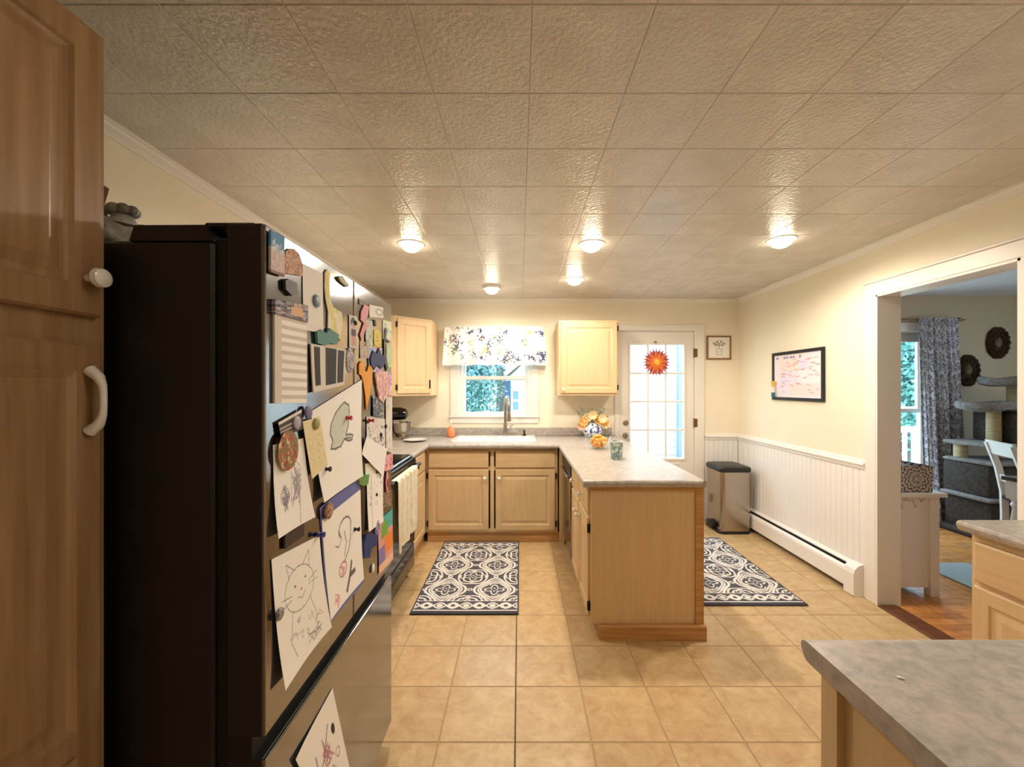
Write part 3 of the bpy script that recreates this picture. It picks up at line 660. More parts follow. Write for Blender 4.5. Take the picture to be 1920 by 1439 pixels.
# stove
SY, EY = 2.374, 3.144
t = thing('stove', 'black freestanding electric stove with towel on its oven handle', 'stove', (-1.15, 2.76, 0))
bm = B(); box(bm, -1.47, -.835, SY, EY, .04, .900, bev=.003); obj('body', bm, 'black_plastic', t)
bm = B(); box(bm, -1.47, -.815, SY, EY, .900, .920, bev=.005); ck = obj('cooktop', bm, 'black_gloss', t)
for xx, yy, r in ((-1.0,SY+.2,.10),(-1.0,EY-.2,.08),(-1.28,SY+.2,.08),(-1.28,EY-.2,.10)):
    bm = B(); lathe(bm, [(r-.004,0),(r-.004,.0008),(r,.0008),(r,0)], (xx,yy,.9201), 32, 'Z', False, False); mat('burner', col(80,78,76), .4) if 'burner' not in MATS else None; obj('burner_ring', bm, 'burner', ck)
bm = B(); prism(bm, [(-1.482,.90),(-1.41,.90),(-1.43,1.08),(-1.45,1.10),(-1.482,1.10)], SY, EY, lambda a,p,q:(p,a,q)); obj('control_panel', bm, 'black_gloss', t)
bm = B(); prism(bm, [(-.836,.835),(-.800,.838),(-.790,.862),(-.798,.896),(-.836,.900)], SY, EY, lambda a,p,q:(p,a,q)); obj('front_rail', bm, 'black_gloss', t)
bm = B(); box(bm, -.836, -.800, SY+.003, EY-.003, .262, .830, bev=.006); od = obj('oven_door', bm, 'black_gloss', t)
bm = B(); box(bm, -.802, -.7985, SY+.12, EY-.12, .38, .68); obj('window', bm, 'black_gloss', od)
bm = B(); tube(bm, [(-.755,SY+.03,.855),(-.755,EY-.03,.855)], .013, 12)
for yy in (SY+.05, EY-.05): box(bm, -.802, -.755, yy-.012, yy+.012, .844, .866) if False else box(bm, -.802, -.755, yy-.012, yy+.012, .818, .862)
obj('handle', bm, 'black_plastic', od)
bm = B(); box(bm, -.836, -.803, SY+.003, EY-.003, .075, .252, bev=.008); obj('drawer', bm, 'black_gloss', t)
for yy in (SY+.05, EY-.05): bm = B(); lathe(bm, [(.018,0),(.018,.04)], (-.86,yy,0), 10); obj('foot', bm, 'black_plastic', t)
# dish towel
def tw(U, V):
    y = 2.47+U*.50; s = V*.84; back = s < .40; 
    z = np.where(s < .385, .48+s, np.where(s > .44, .868-(s-.44)*1.03, .868)); x = np.where(s < .385, -.776, np.where(s > .44, -.734, -.776+(s-.385)/.055*.042))
    wv = .010*np.sin(U*17+1)*np.clip((V-.5)*2.2, 0, 1)+.005*np.sin(U*31); x = x+np.where(s > .44, wv+.004, 0)
    z = z-np.where(V > .97, .012*np.abs(np.sin(U*95)), 0)-np.where(s>.44, .05*(1-U)*np.clip((V-.55),0,1), 0)
    y = y+np.where(s>.44, .012*np.sin(V*9)*(U-.3), 0)
    return np.stack([x, y, z], 1)
o = grid('dish_towel', tw, 60, 70, lambda U,V: blank(U,(230,220,196)), 'towel', thick=.002); tag(o, 'cream dish towel with ragged hem hanging on the oven handle', 'towel')

# ================================================================== RIGHT FOREGROUND WORKTOP
bm = B()
box(bm, .583, WR-.002, .215, .826, z0, z1); box(bm, 1.724, WR-.002, .826, 1.60, z0, z1)
BULL = [(0,z0),(.010,z0+.001),(.018,z0+.007),(.024,z0+.018),(.026,z0+.027),(.023,z1-.005),(.015,z1-.001),(.006,z1),(0,z1)]
prism(bm, BULL, .583, 1.70, lambda a,p,q:(a,.826+p,q)); prism(bm, BULL, .853, 1.60, FX_NEG(1.724))
tag(obj('worktop', bm, 'worktop'), 'grey laminate counter with bullnose edge in the right foreground', 'countertop')
bm = B()
for k, (dx, dy, rr) in enumerate(((0,0,.0032),(.004,-.002,.0022),(-.003,.002,.0018))): ball(bm, (.675+dx,.7286+dy,CT+.0018), rr, (1,1,.5), 8, 5)
tag(obj('crumb', bm, 'white_plastic'), 'tiny white crumb lying on the foreground counter', 'crumb')
t = thing('end_cabinet', 'maple cabinet end panel under the foreground counter', 'cabinet', (.9, .5, 0))
bm = B(); box(bm, .612, 1.70, .24, .80, 0, .873); obj('body', bm, 'wood_v', t)
bm = B(); box(bm, .598, .613, .775, .815, 0, .873); box(bm, .598, .613, .235, .275, 0, .873); box(bm, .613, 1.70, .8005, .8145, .85, .8725); obj('corner_stile', bm, 'wood_v', t)
F = lambda u, n, z: (u, .80+n, z)
for a, b_ in ((.64,1.14),(1.17,1.67)): cdrawer(F, a, b_, .692, .848, t, ((a+b_)/2,.77), 'pull'); cdoor(F, a, b_, .118, .676, t)
t = thing('drawer_cabinet', 'maple cabinet with white-handled drawer beside the dining room opening', 'cabinet', (2.04, 1.2, 0))
F = FX_NEG(1.752); carcass(F, .84, 1.592, .595, .095, .872, t, rails=(.683,))
cdrawer(F, .90, 1.572, .692, .842, t, (1.28,.768), 'pull'); cdoor(F, .90, 1.572, .118, .676, t, (.95,.6))
bm = B(); box(bm, 1.79, 1.81, .84, 1.592, 0, .094); obj('toe_kick', bm, 'oak_trim', t)

# ================================================================== HEATER, TRASH CAN
t = thing('baseboard_heater', 'long white baseboard heater along the right wall', 'heater', (2.32, 3.5, 0))
W = WR-.0105; HY0, HY1 = 2.80, 4.385
bm = B(); prism(bm, [(0,.215),(.012,.215),(.030,.205),(.034,.199),(.030,.199),(.012,.208),(0,.208)], HY0+.05, HY1, FX_NEG(W)); box(bm, 0,0,0,0,0,0) if False else None
prism(bm, [(0,.02),(.004,.02),(.004,.208),(0,.208)], HY0+.05, HY1, FX_NEG(W)); obj('back_plate', bm, 'paint_white', t)
bm = B(); prism(bm, [(.058,.045),(.062,.045),(.064,.150),(.060,.166),(.046,.182),(.044,.180),(.056,.163),(.059,.150)], HY0+.05, HY1, FX_NEG(W)); obj('cover', bm, 'paint_white', t)
bm = B(); box(bm, .005, .055, HY0+.05, HY1, .05, .10, F=lambda u,n,z:(W-u,n,z)); box(bm, .006, .040, HY0+.05, HY1, .172, .176, F=lambda u,n,z:(W-u,n,z)); obj('fins', bm, 'dark_gasket', t)
bm = B(); prism(bm, [(0,0),(.060,0),(.068,.01),(.070,.155),(.060,.185),(.035,.212),(0,.220)], HY0, HY0+.09, FX_NEG(W)); obj('end_cap', bm, 'paint_white', t)
t = thing('trash_can', 'stainless step trash can with black lid in the corner', 'trash can', (2.10, 4.17, 0))
def rr(x0,x1,y0,y1,r,z): return [(x,y,z) for x,y in rrect(x0,x1,y0,y1,r,6)]
TX = (1.955, 2.262, 4.005, 4.335)
bm = B(); loops(bm, [rr(TX[0]+.012,TX[1],TX[2],TX[3],.04,.025), rr(TX[0]+.012,TX[1],TX[2],TX[3],.04,.60)]); obj('body', bm, 'steel', t, smooth=True)
bm = B(); loops(bm, [rr(TX[0]-.010,TX[1]+.004,TX[2]-.006,TX[3]+.004,.055,0), rr(TX[0]-.010,TX[1]+.004,TX[2]-.006,TX[3]+.004,.055,.018), rr(TX[0]+.006,TX[1]+.001,TX[2]-.002,TX[3]+.002,.045,.028)]); obj('base', bm, 'black_plastic', t, smooth=True)
bm = B(); loops(bm, [rr(TX[0],TX[1]+.006,TX[2]-.008,TX[3]+.006,.045,.602), rr(TX[0]-.002,TX[1]+.008,TX[2]-.010,TX[3]+.008,.045,.630), rr(TX[0]+.006,TX[1]+.002,TX[2]-.004,TX[3]+.002,.045,.648), rr(TX[0]+.03,TX[1]-.03,TX[2]+.02,TX[3]-.02,.03,.654)]); obj('lid', bm, 'black_plastic', t, smooth=True)
bm = B(); box(bm, TX[0]-.035, TX[0]+.012, 4.10, 4.24, .03, .085, bev=.012, seg=2); obj('pedal', bm, 'black_plastic', t, smooth=True)

# ================================================================== RUGS
def rug_paint(wd, ln):
    def f(U, V):
        x, y = (U-.5)*wd, V*ln; C = blank(U, (88,88,96)); WHT = (232,226,220)
        core = (y > .12) & (y < ln-.16)
        px_, py_ = .343, .40; a, b = 2*PI*x/px_, 2*PI*(y-.30)/py_
        g = np.cos(a)+np.cos(b)+.28*np.cos(2*a)*np.cos(2*b)+.12*np.cos(3*a-.0)*np.cos(b)
        gx = (2*PI/px_)*(-np.sin(a)-.56*np.sin(2*a)*np.cos(2*b)-.36*np.sin(3*a)*np.cos(b)); gy = (2*PI/py_)*(-np.sin(b)-.56*np.cos(2*a)*np.sin(2*b)-.12*np.cos(3*a)*np.sin(b)); gm = np.hypot(gx, gy)+.5
        for lv, w_ in ((0,.0085),(.52,.006),(-.52,.006),(1.0,.006),(-1.0,.006)): put(C, core & (np.abs(g-lv) < w_*gm), WHT)
        def quat(cx, cy, r0, sgn):
            dx = (x-cx+px_/2) % px_-px_/2; dy = (y-cy+py_/2) % py_-py_/2; r = np.hypot(dx,dy); th = np.arctan2(dy,dx)
            e = r0*(1+.34*np.cos(4*th)); put(C, core & (r < e+.006), (88,88,96)); put(C, core & (np.abs(r-e) < .0065), WHT); put(C, core & (r < e*.42) & (np.cos(8*th) > -.2), WHT); put(C, core & (r < .012), (84,84,92))
            put(C, core & (np.abs(r-e*1.0-.03) < .006) & (np.cos(4*th+.6) > .1), WHT)
        quat(0, .30, .050, 1); quat(px_/2, .30+py_/2, .050, 1)
        dx = (x+.043) % .0858-.043; dy = (y+.05) % .10-.05
        put(C, core & (np.abs(np.hypot(dx,dy)-.014) < .005) & (np.abs(g) < .45), WHT)
        # bands at both ends
        for y0, y1 in ((.02,.12),(ln-.16,ln-.035)):
            bd = (y > y0) & (y < y1); v = (y-y0)/(y1-y0); ph = 2*PI*x/.172
            put(C, bd & ((v < .07) | (v > .93)), WHT); s_ = np.abs(v-.5-.26*np.cos(ph)); put(C, bd & (s_ < .065), WHT); s_ = np.abs(v-.5+.26*np.cos(ph)); put(C, bd & (s_ < .065), WHT)
            d = np.hypot((((x+.086) % .172)-.086)/.02, (v-.5)/.16); put(C, bd & (d < 1), WHT); d = np.hypot((((x) % .172)-.086)/.03, (v-.5)/.24); put(C, bd & (np.abs(d-.8) < .3), WHT)
        put(C, (y < .014) | (y > ln-.030), (70,70,78)); put(C, np.abs(x) > wd/2-.008, (70,70,78))
        return C
    return f
RW, RL = .685, 1.208
o = grid('rug', lambda U,V: np.stack([-.69+U*RW, 3.79-V*RL, .009+.0008*np.sin(U*9)*np.sin(V*7)], 1), 200, 340, rug_paint(RW,RL), 'fabric_print', thick=.008)
tag(o, 'charcoal and white patterned rug in front of the sink', 'rug', 'matching kitchen rugs')
o2 = o.copy(); COL.objects.link(o2); o2.location = (1.203+.69, 3.895-3.79, 0); o2['label'] = 'charcoal and white patterned rug behind the peninsula'
# ================================================================== SMALL THINGS ON COUNTERS
def lathe_thing(name, label, cat, m, prof, c, seg=24, group=None):
    bm = B(); lathe(bm, prof, c, seg); return tag(obj(name, bm, m, smooth=True), label, cat, group)
# stand mixer
mx, my = -1.215, 4.10
t = thing('stand_mixer', 'black and steel stand mixer in the corner left of the sink', 'mixer', (mx, my, CT))
bm = B(); loops(bm, [[(x,y,z) for x,y in rrect(mx-.12,mx+.10,my-.09,my+.09,.05)] for z in (CT+.0005, CT+.03)]); obj('base', bm, 'steel', t, smooth=True)
bm = B(); box(bm, mx-.12, mx-.05, my-.05, my+.05, CT+.03, CT+.22, bev=.015, seg=2); obj('neck', bm, 'black_gloss', t, smooth=True)
bm = B(); tube(bm, [(mx-.14,my,CT+.245),(mx-.08,my,CT+.255),(mx+.03,my,CT+.255),(mx+.085,my,CT+.25),(mx+.10,my,CT+.25)], [.03,.062,.064,.05,.02], 18); obj('head', bm, 'black_gloss', t, smooth=True)
bm = B(); lathe(bm, [(.045,.03),(.05,.036),(.082,.09),(.092,.165),(.096,.170),(.090,.168),(.08,.09),(.04,.045),(.001,.042)], (mx+.035,my,CT), 28, 'Z', True, False); obj('bowl', bm, 'steel', t, smooth=True)
bm = B(); lathe(bm, [(.014,.14),(.014,.20)], (mx+.035,my,CT), 12); obj('shaft', bm, 'steel', t)
# plate
lathe_thing('plate', 'white oval platter on the counter beside the stove', 'plate', 'porcelain', [(.03,0),(.07,.003),(.11,.016),(.115,.018),(.108,.018),(.07,.008),(.001,.006)], (-1.00, 3.95, CT+.0005), 32)
# orange soap bottle
mat('soap_orange', col(236,140,92), .25); t = thing('soap_bottle', 'orange soap bottle with clear pump at the sink edge', 'bottle', (-.716, 4.29, CT))
bm = B(); lathe(bm, [(.03,0),(.042,.004),(.044,.05),(.038,.085),(.016,.105),(.013,.115)], (-.716,4.29,CT+.0005), 20); obj('body', bm, 'soap_orange', t, smooth=True)
bm = B(); tube(bm, [(-.716,4.29,CT+.115),(-.716,4.29,CT+.165)], .006, 8); tube(bm, [(-.716,4.29,CT+.165),(-.716,4.255,CT+.172),(-.716,4.245,CT+.160)], .007, 8); obj('pump', bm, 'white_plastic', t, smooth=True)
# mug
noise_mat('mug_floral', col(116,146,142), col(206,214,200), (70,70,70), .6, 2, .3, lo=.48, hi=.62)
t = thing('tumbler', 'teal floral tumbler on the peninsula, nearest the end', 'tumbler', (.70, 2.965, CT))
bm = B(); lathe(bm, [(.036,.0005),(.041,.004),(.044,.06),(.046,.128),(.044,.130),(.041,.126),(.038,.01),(.001,.008)], (.70,2.965,CT), 28, 'Z', True, False); obj('cup', bm, 'mug_floral', t, smooth=True)
bm = B(); lathe(bm, [(.0465,.122),(.048,.124),(.048,.131),(.043,.131)], (.70,2.965,CT), 28, 'Z', False, False); obj('rim', bm, 'porcelain', t, smooth=True)
# glass bowl of orange candy
bc = Vector((.664, 3.46, CT))
lathe_thing('glass_bowl', 'clear glass bowl holding orange candies on the peninsula', 'bowl', 'bowl_glass', [(.065,.0005),(.068,.006),(.098,.035),(.122,.105),(.126,.108),(.120,.107),(.094,.037),(.062,.010),(.001,.009)], bc, 32)
mat('candy', col(250,164,16), .45); mat('candy2', col(252,188,48), .45)
rs = random.Random(3)
for k in range(34):
    lay_ = k//10; zz = .026+lay_*.027; R = (.040,.062,.074,.060)[lay_]; a = k*2.399; r = R*math.sqrt((k % 10+.5)/10)
    bm = B(); ball(bm, (0,0,0), .0175, (1.15,.85,.72), 8, 6)
    o = obj('candy', bm, 'candy' if k % 3 else 'candy2', smooth=True); o.location = bc+Vector((r*math.cos(a), r*math.sin(a), zz)); o.rotation_euler = (rs.uniform(-.6,.6), rs.uniform(-.6,.6), rs.uniform(0,3))
    tag(o, 'orange wrapped candy in the glass bowl', 'candy', 'candies in the glass bowl')
# vase with flowers
noise_mat('vase_blue', col(228,230,240), col(66,80,150), (34,34,34), .9, 2, .15, lo=.5, hi=.58)
vc = Vector((.755, 4.26, CT))
lathe_thing('vase', 'blue and white ceramic vase by the backsplash', 'vase', 'vase_blue', [(.06,.0005),(.068,.006),(.098,.05),(.100,.08),(.076,.118),(.050,.138),(.053,.152),(.046,.150),(.044,.13),(.001,.05)], vc, 28)
mat('petal_orange', col(248,184,92), .7); mat('petal_cream', col(248,226,176), .7); mat('stem_green', col(96,112,74), .7); mat('leaf_sage', col(128,138,112), .8); mat('petal_pink', col(236,190,160), .7)
t = thing('flower_bouquet', 'orange and cream flowers with sage sprigs in the blue vase', 'flowers', vc+Vector((0,0,.06)))
rs = random.Random(5)
for k, (dx, dz, m_) in enumerate(((-.10,.165,'petal_orange'),(-.065,.205,'petal_cream'),(-.12,.12,'petal_pink'),(.06,.185,'petal_orange'),(.105,.165,'petal_orange'),(.13,.14,'petal_cream'),(.09,.20,'petal_cream'),(-.005,.235,'petal_cream'))):
    c = vc+Vector((dx, rs.uniform(-.06,-.01), dz)); bm = B()
    tube(bm, [vc+Vector((dx*.1,0,.07)), vc+Vector((dx*.25,0,.14)), c], .0025, 5); st = obj('stem', bm, 'stem_green', t)
    bm = B()
    for layer, (n, R, up) in enumerate(((9,.042,.25),(7,.030,.7),(5,.016,1.1))):
        for j in range(n):
            a = 2*PI*j/n+layer*.4; d = Vector((math.cos(a), -.55+.4*up*-1, math.sin(a))).normalized(); s = Vector((-math.sin(a),0,math.cos(a)))
            p = c+d*R; tip = c+d*R*1.5; q = [c, p+s*R*.38, tip, p-s*R*.38]; vs = [bm.verts.new(x) for x in q]; bm.faces.new(vs)
    ball(bm, c+Vector((0,-.008,0)), .010, (1,1,1), 8, 6)
    obj('blossom', bm, m_, st)
for k in range(9):
    a = -.16+k*.04; tip = vc+Vector((a, -.02+.01*(k%3), .27+.05*math.sin(k*2.1))); bm = B(); b0 = vc+Vector((a*.15,0,.07))
    tube(bm, [b0, vc+Vector((a*.4,-.005,.17)), tip], .002, 5)
    for j in range(8):
        f_ = .45+.07*j; p = b0.lerp(tip, f_); s = (-1)**j; d = Vector((s*.02, -.006, .016)); w_ = Vector((0,.004,.009)); vs = [bm.verts.new(x) for x in (p, p+d*.5+w_, p+d*1.3, p+d*.5-w_)]; bm.faces.new(vs)
    obj('sprig', bm, 'leaf_sage', t)

# ================================================================== VALANCE
def valance_paint(U, V):
    C = blank(U, (246,243,238)); rs = random.Random(11); x, y = U*1.25, V*.40
    for k in range(64):
        cx, cy = rs.uniform(0,1.25), rs.uniform(0,.4); pal = rs.choice([[(58,70,120),(96,106,150),(40,48,84)],[(58,70,120),(110,116,150)],[(232,212,130),(224,200,150)],[(150,164,150),(110,128,120)],[(216,170,150),(230,196,180)]])
        for j in range(13):
            a = rs.uniform(0,6.28); r = abs(rs.gauss(0,.026)); px_, py_ = cx+r*math.cos(a), cy+1.2*r*math.sin(a); th = rs.uniform(0,3.14); L = rs.uniform(.006,.015)
            dx, dy = x-px_, y-py_; p = dx*math.cos(th)+dy*math.sin(th); q = -dx*math.sin(th)+dy*math.cos(th); put(C, (p/L)**2+(q/(L*.45))**2 < 1, rs.choice(pal), .95)
    put(C, V > .965, (238,236,236)); return C
def valance_pos(U, V):
    xx = -.785+np.clip((U-.07)/.86, 0, 1)*1.05; ret = np.where(U < .07, (.07-U)/.07, np.where(U > .93, (U-.93)/.07, 0))
    y = 4.315+ret*.095; fl = 1+.9*V; y = y-.007*fl*np.sin(U*40)*(ret == 0)-.012*V*(1-ret); x2 = xx+(U-.5)*.05*V
    return np.stack([x2, y, 2.065-V*.40+.004*np.sin(U*40)*V], 1)
o = grid('valance', valance_pos, 300, 100, valance_paint, 'fabric_print', thick=.0015); tag(o, 'white floral valance with navy and yellow sprigs above the window', 'valance')
t = thing('valance_rod', 'white rod carrying the floral valance', 'curtain rod', (-.26, 4.36, 2.05))
bm = B(); box(bm, -.772, .252, 4.323, 4.329, 2.035, 2.055); box(bm, -.772, -.766, 4.329, WB, 2.035, 2.055); box(bm, .246, .252, 4.329, WB, 2.035, 2.055); obj('rod', bm, 'white_plastic', t)

# ================================================================== SUN ON THE DOOR, PICTURES
sc = Vector((1.464, 4.395, 1.70))
mat('sun_red', col(196,74,62), .35); mat('sun_orange', col(240,128,50), .35); mat('sun_yellow', col(248,190,44), .35); mat('sun_maroon', col(140,60,66), .35); mat('sun_grey', col(176,140,150), .4)
t = thing('sun_ornament', 'red and orange metal sun ornament hanging on the back door', 'ornament', sc)
for ring, (n, r0, r1, wd, yy) in enumerate(((24,.06,.155,.024,0),(24,.05,.130,.018,-.006),(18,.035,.090,.016,-.012))):
    for k in range(n):
        a = 2*PI*(k+.5*ring)/n; d = Vector((math.cos(a),0,math.sin(a))); s = Vector((-math.sin(a),0,math.cos(a))); y_ = Vector((0,yy,0)); bm = B()
        pts = [sc+y_+d*r0-s*wd*.4, sc+y_+d*(r0+r1)*.5-s*wd*.5, sc+y_+d*r1, sc+y_+d*(r0+r1)*.5+s*wd*.5, sc+y_+d*r0+s*wd*.4]
        loops(bm, [[p for p in pts], [p+Vector((0,-.003,0)) for p in pts]])
        obj('ray', bm, ('sun_grey' if k % 3 == 0 else ('sun_maroon' if k % 3 == 1 else 'sun_red')) if ring == 0 else ('sun_red' if ring == 1 and k % 2 else 'sun_orange'), t)
bm = B(); lathe(bm, [(.05,0),(.05,-.016),(.038,-.020),(.001,-.021)], sc, 28, 'Y', True, False); obj('disc', bm, 'sun_orange', t, smooth=True)
bm = B(); lathe(bm, [(.032,-.018),(.030,-.026),(.001,-.030)], sc, 24, 'Y', True, False); obj('centre', bm, 'sun_yellow', t, smooth=True)
bm = B(); tube(bm, [sc+Vector((0,-.003,.13)), sc+Vector((-.003,-.003,.20)), sc+Vector((-.008,.01,.215))], .0018, 6); lathe(bm, [(.014,.018),(.012,.004),(.002,.0)], sc+Vector((-.008,0,.218)), 14, 'Y'); obj('hook', bm, 'nickel', t)
def picture(name, label, F, u0, u1, z0, z1, fw, dp, fm, paint, nu=90, nv=70, mat_='print', flip=False):
    t = thing(name, label, 'picture', F((u0+u1)/2, 0, z0)); bm = B()
    for a, b_, c, d in ((u0,u0+fw,z0,z1),(u1-fw,u1,z0,z1),(u0+fw,u1-fw,z0,z0+fw),(u0+fw,u1-fw,z1-fw,z1)): box(bm, a, b_, .001, dp, c, d, F=F, bev=.002)
    obj('frame', bm, fm, t)
    def pos(U, V):
        u = (u1-fw+.001)-(u1-u0-2*fw+.002)*U if flip else (u0+fw-.001)+(u1-u0-2*fw+.002)*U; z = z1-fw+.001-V*(z1-z0-2*fw+.002); n = np.full(U.shape, dp*.55)
        x_, y_, z_ = F(u, n, z); return np.stack(np.broadcast_arrays(x_, y_, z_), 1)
    grid('artwork', pos, nu, nv, paint, mat_, t); return t
mat('frame_wood', col(140,100,58), .5)
def plant_art(U, V):
    C = blank(U, (244,240,232)); pl = [[(.36,.56),(.40,.84),(.62,.84),(.66,.56),(.36,.56)],[(.40,.64),(.5,.74),(.62,.62)],[(.5,.56),(.5,.34)],[(.5,.5),(.36,.30),(.28,.28)],[(.5,.5),(.64,.28),(.74,.30)],[(.5,.44),(.42,.22)],[(.5,.42),(.60,.20)],[(.40,.34),(.30,.40)],[(.62,.34),(.72,.40)]]
    for p in pl: put(C, pdist(U,V,p) < .010, (150,146,140))
    for cx, cy, r in ((.28,.30,.06),(.42,.22,.05),(.5,.33,.06),(.6,.21,.05),(.74,.31,.06),(.36,.38,.05),(.66,.40,.05)): put(C, np.abs(np.hypot(U-cx,(V-cy)*1.3)-r*.8) < .018, (90,86,84), .8)
    return C
picture('framed_print', 'small wood-framed plant drawing on the back wall by the door', FY_NEG(WB), 2.007, 2.268, 1.730, 1.985, .016, .022, 'frame_wood', plant_art, 90, 90)
def calendar(U, V):
    C = blank(U, (240,230,240)); rs = random.Random(21); U2 = U
    for i in range(4):
        for j in range(3):
            tint = rs.choice([(236,216,240),(246,222,222),(250,226,212),(230,222,246),(232,236,240)]); x0, y0 = .13+.21*i, .12+.28*j
            put(C, (U > x0) & (U < x0+.20) & (V > y0) & (V < y0+.26), tint, .8)
    ink = [(200,130,150),(226,120,110),(150,120,180),(190,160,190),(230,140,120)]
    for k in range(46):
        x, y = rs.uniform(.14,.9), rs.uniform(.12,.9); pts = [(x,y)]; c = rs.choice(ink)
        for j in range(7): pts.append((pts[-1][0]+rs.uniform(.004,.018), y+rs.uniform(-.022,.022)))
        put(C, pdist(U,V,pts) < .0055, c, .75)
    for x in (.05,.22,.28,.36,.42,.56): 
        pts = [(x,.10),(x+.02,.05),(x+.03,.10),(x+.045,.06)]; put(C, pdist(U,V,pts) < .007, (120,100,130), .9)
    return C
picture('wall_calendar', 'black-framed whiteboard calendar with pink handwriting on the right wall', FX_NEG(WR), 3.162, 3.806, 1.318, 1.745, .026, .020, 'black_plastic', calendar, 150, 110, flip=True)
t = thing('marker', 'yellow-capped marker on the edge of the framed calendar', 'marker', (2.325, 3.765, 1.345))
mat('mk_yellow', col(222,176,70), .4); mat('mk_teal', col(40,110,130), .4); mat('mk_white', col(240,228,214), .4)
for nm, m_, a, b_, r in (('tip_band','mk_teal',1.345,1.385,.022),('barrel','mk_white',1.385,1.44,.018),('cap','mk_yellow',1.44,1.49,.022)):
    bm = B(); tube(bm, [(2.3345-.018,3.755,a),(2.3345-.018,3.755,b_)], r*.7, 12); obj(nm, bm, m_, t, smooth=True)

# ================================================================== DINING ROOM THINGS
def cur_paint(U, V):
    x, y = U*1.1, V*2.15; C = blank(U, (214,212,218)); DK = (118,118,134)
    x = x+.018*np.sin(y*23)+.01*np.sin(y*61); y = y+.02*np.sin(x*19)+.01*np.sin(x*47)
    p = .115; i = np.floor(y/p); xs = x+(i % 2)*p/2; dx = (xs % p)-p/2; dy = (y % p)-p/2; r = np.hypot(dx,dy); th = np.arctan2(dy,dx)
    put(C, np.abs(r-.036*(1+.25*np.cos(5*th+i))) < .007, DK); put(C, (r < .018) & (np.cos(6*th) > 0), DK); put(C, np.abs(np.sin(x*60+2.5*np.sin(y*34))*np.sin(y*52+2*np.sin(x*41))) > .72, DK, .8); put(C, np.abs(np.hypot(((x+.06)%p)-p/2, ((y+.03)%p)-p/2)-.02) < .006, DK, .8)
    return C
def cur_pos(U, V):
    x = (4.205+U*.40)*(1-V)+(4.30+U*.42)*V; y = 4.325+(.034*np.sin(U*19+.9*np.sin(V*2.3))+.016*np.sin(U*37+1.7*V+.8)+.006*np.sin(U*71))*(.55+.45*V); x = x+.012*np.sin(U*19+1.4)*(.3+V)
    return np.stack([x, y, 2.165-V*2.15], 1)
o = grid('curtain', cur_pos, 190, 260, cur_paint, 'fabric_print', thick=.0015); tag(o, 'grey patterned long curtain beside the dining room window', 'curtain')
t = thing('curtain_rod', 'bronze curtain rod with leaf finial above the dining window', 'curtain rod', (3.9, 4.36, 2.14))
bm = B(); tube(bm, [(2.95,4.352,2.148),(4.63,4.352,2.148)], .008, 8); obj('rod', bm, 'brass_dark', t)
bm = B(); tube(bm, [(4.62,4.352,2.148),(4.65,4.352,2.152),(4.69,4.352,2.142),(4.73,4.352,2.150)], [.008,.020,.012,.002], 8); obj('finial', bm, 'brass_dark', t, smooth=True)
bm = B(); box(bm, 3.0, 3.015, 4.35, WB, 2.14, 2.156); box(bm, 4.64, 4.655, 4.35, WB, 2.14, 2.156); obj('bracket', bm, 'brass_dark', t)
for lab, px_, py_ in (('dark ornate oval wall plaque beside the curtain, the lower one',1817,695),('dark ornate oval wall plaque above the cat tree, the higher one',1873,643)):
    c = at(px_, py_, 4.40); c.y = WB; t = thing('wall_plaque', lab, 'plaque', c, 'oval wall plaques')
    def ov(rs_, n=40, wob=0): return [[(c.x+.122*r*(1+wob*math.cos(k*2*PI/n*10))*math.cos(2*PI*k/n), WB-h, c.z+.172*r*(1+wob*math.cos(k*2*PI/n*10))*math.sin(2*PI*k/n)) for k in range(n)] for r, h in rs_]
    bm = B(); loops(bm, ov([(1,.0),(1,.014),(.9,.030),(.78,.026),(.70,.012)], 60, .02)); obj('border', bm, 'plaque', t, smooth=True)
    for k in range(16):
        a = 2*PI*k/16; bm = B(); ball(bm, (c.x+.105*math.cos(a), WB-.028, c.z+.148*math.sin(a)), .016, (1,.6,1), 8, 6); obj('bead', bm, 'plaque', t, smooth=True)
    for k in range(11):
        a = 2*PI*k/11; bm = B(); ball(bm, (c.x+.068*math.cos(a), WB-.016, c.z+.10*math.sin(a)), .017, (1,.7,1.2), 8, 6); obj('bead', bm, 'plaque', t, smooth=True)
    bm = B(); ball(bm, (c.x, WB-.014, c.z), .05, (.8,.3,1.1), 14, 10); ball(bm, (c.x-.005, WB-.022, c.z+.03), .028, (.8,.4,1), 10, 8); mat('relief', col(104,80,56), .5) if 'relief' not in MATS else None; obj('relief', bm, 'relief', t, smooth=True)
# cat tree
t = thing('cat_tree', 'tall grey plush cat tree with beds beside the curtain', 'cat tree', (4.7, 4.0, 0))
def pbox(nm, x0, x1, y0, y1, z0_, z1_, m='plush', r=.02): bm = B(); box(bm, x0, x1, y0, y1, z0_, z1_, bev=r, seg=2); return obj(nm, bm, m, t, smooth=True)
noise_mat('plush_dark', col(76,66,58), col(54,46,40), (20,20,20), 2, 5, .95, bump=.6, bscale=150, dist=.005)
pbox('base', 4.28, 5.05, 3.74, 4.26, 0, .05, 'plush_dark'); 
def catbed(cx, cy, cz, rx, ry):
    bm = B(); loops(bm, [[(cx+rx*s*math.cos(2*PI*k/32), cy+ry*s*math.sin(2*PI*k/32), cz+h+.012*math.sin(3*2*PI*k/32)) for k in range(32)] for s, h in ((.80,0),(.97,.012),(1.02,.045),(.97,.078),(.86,.082),(.76,.06),(.70,.035))]); obj('bed', bm, 'plush', t, smooth=True)
catbed(4.575, 4.0, 1.205, .27, .20); catbed(4.84, 4.06, 1.45, .25, .19)
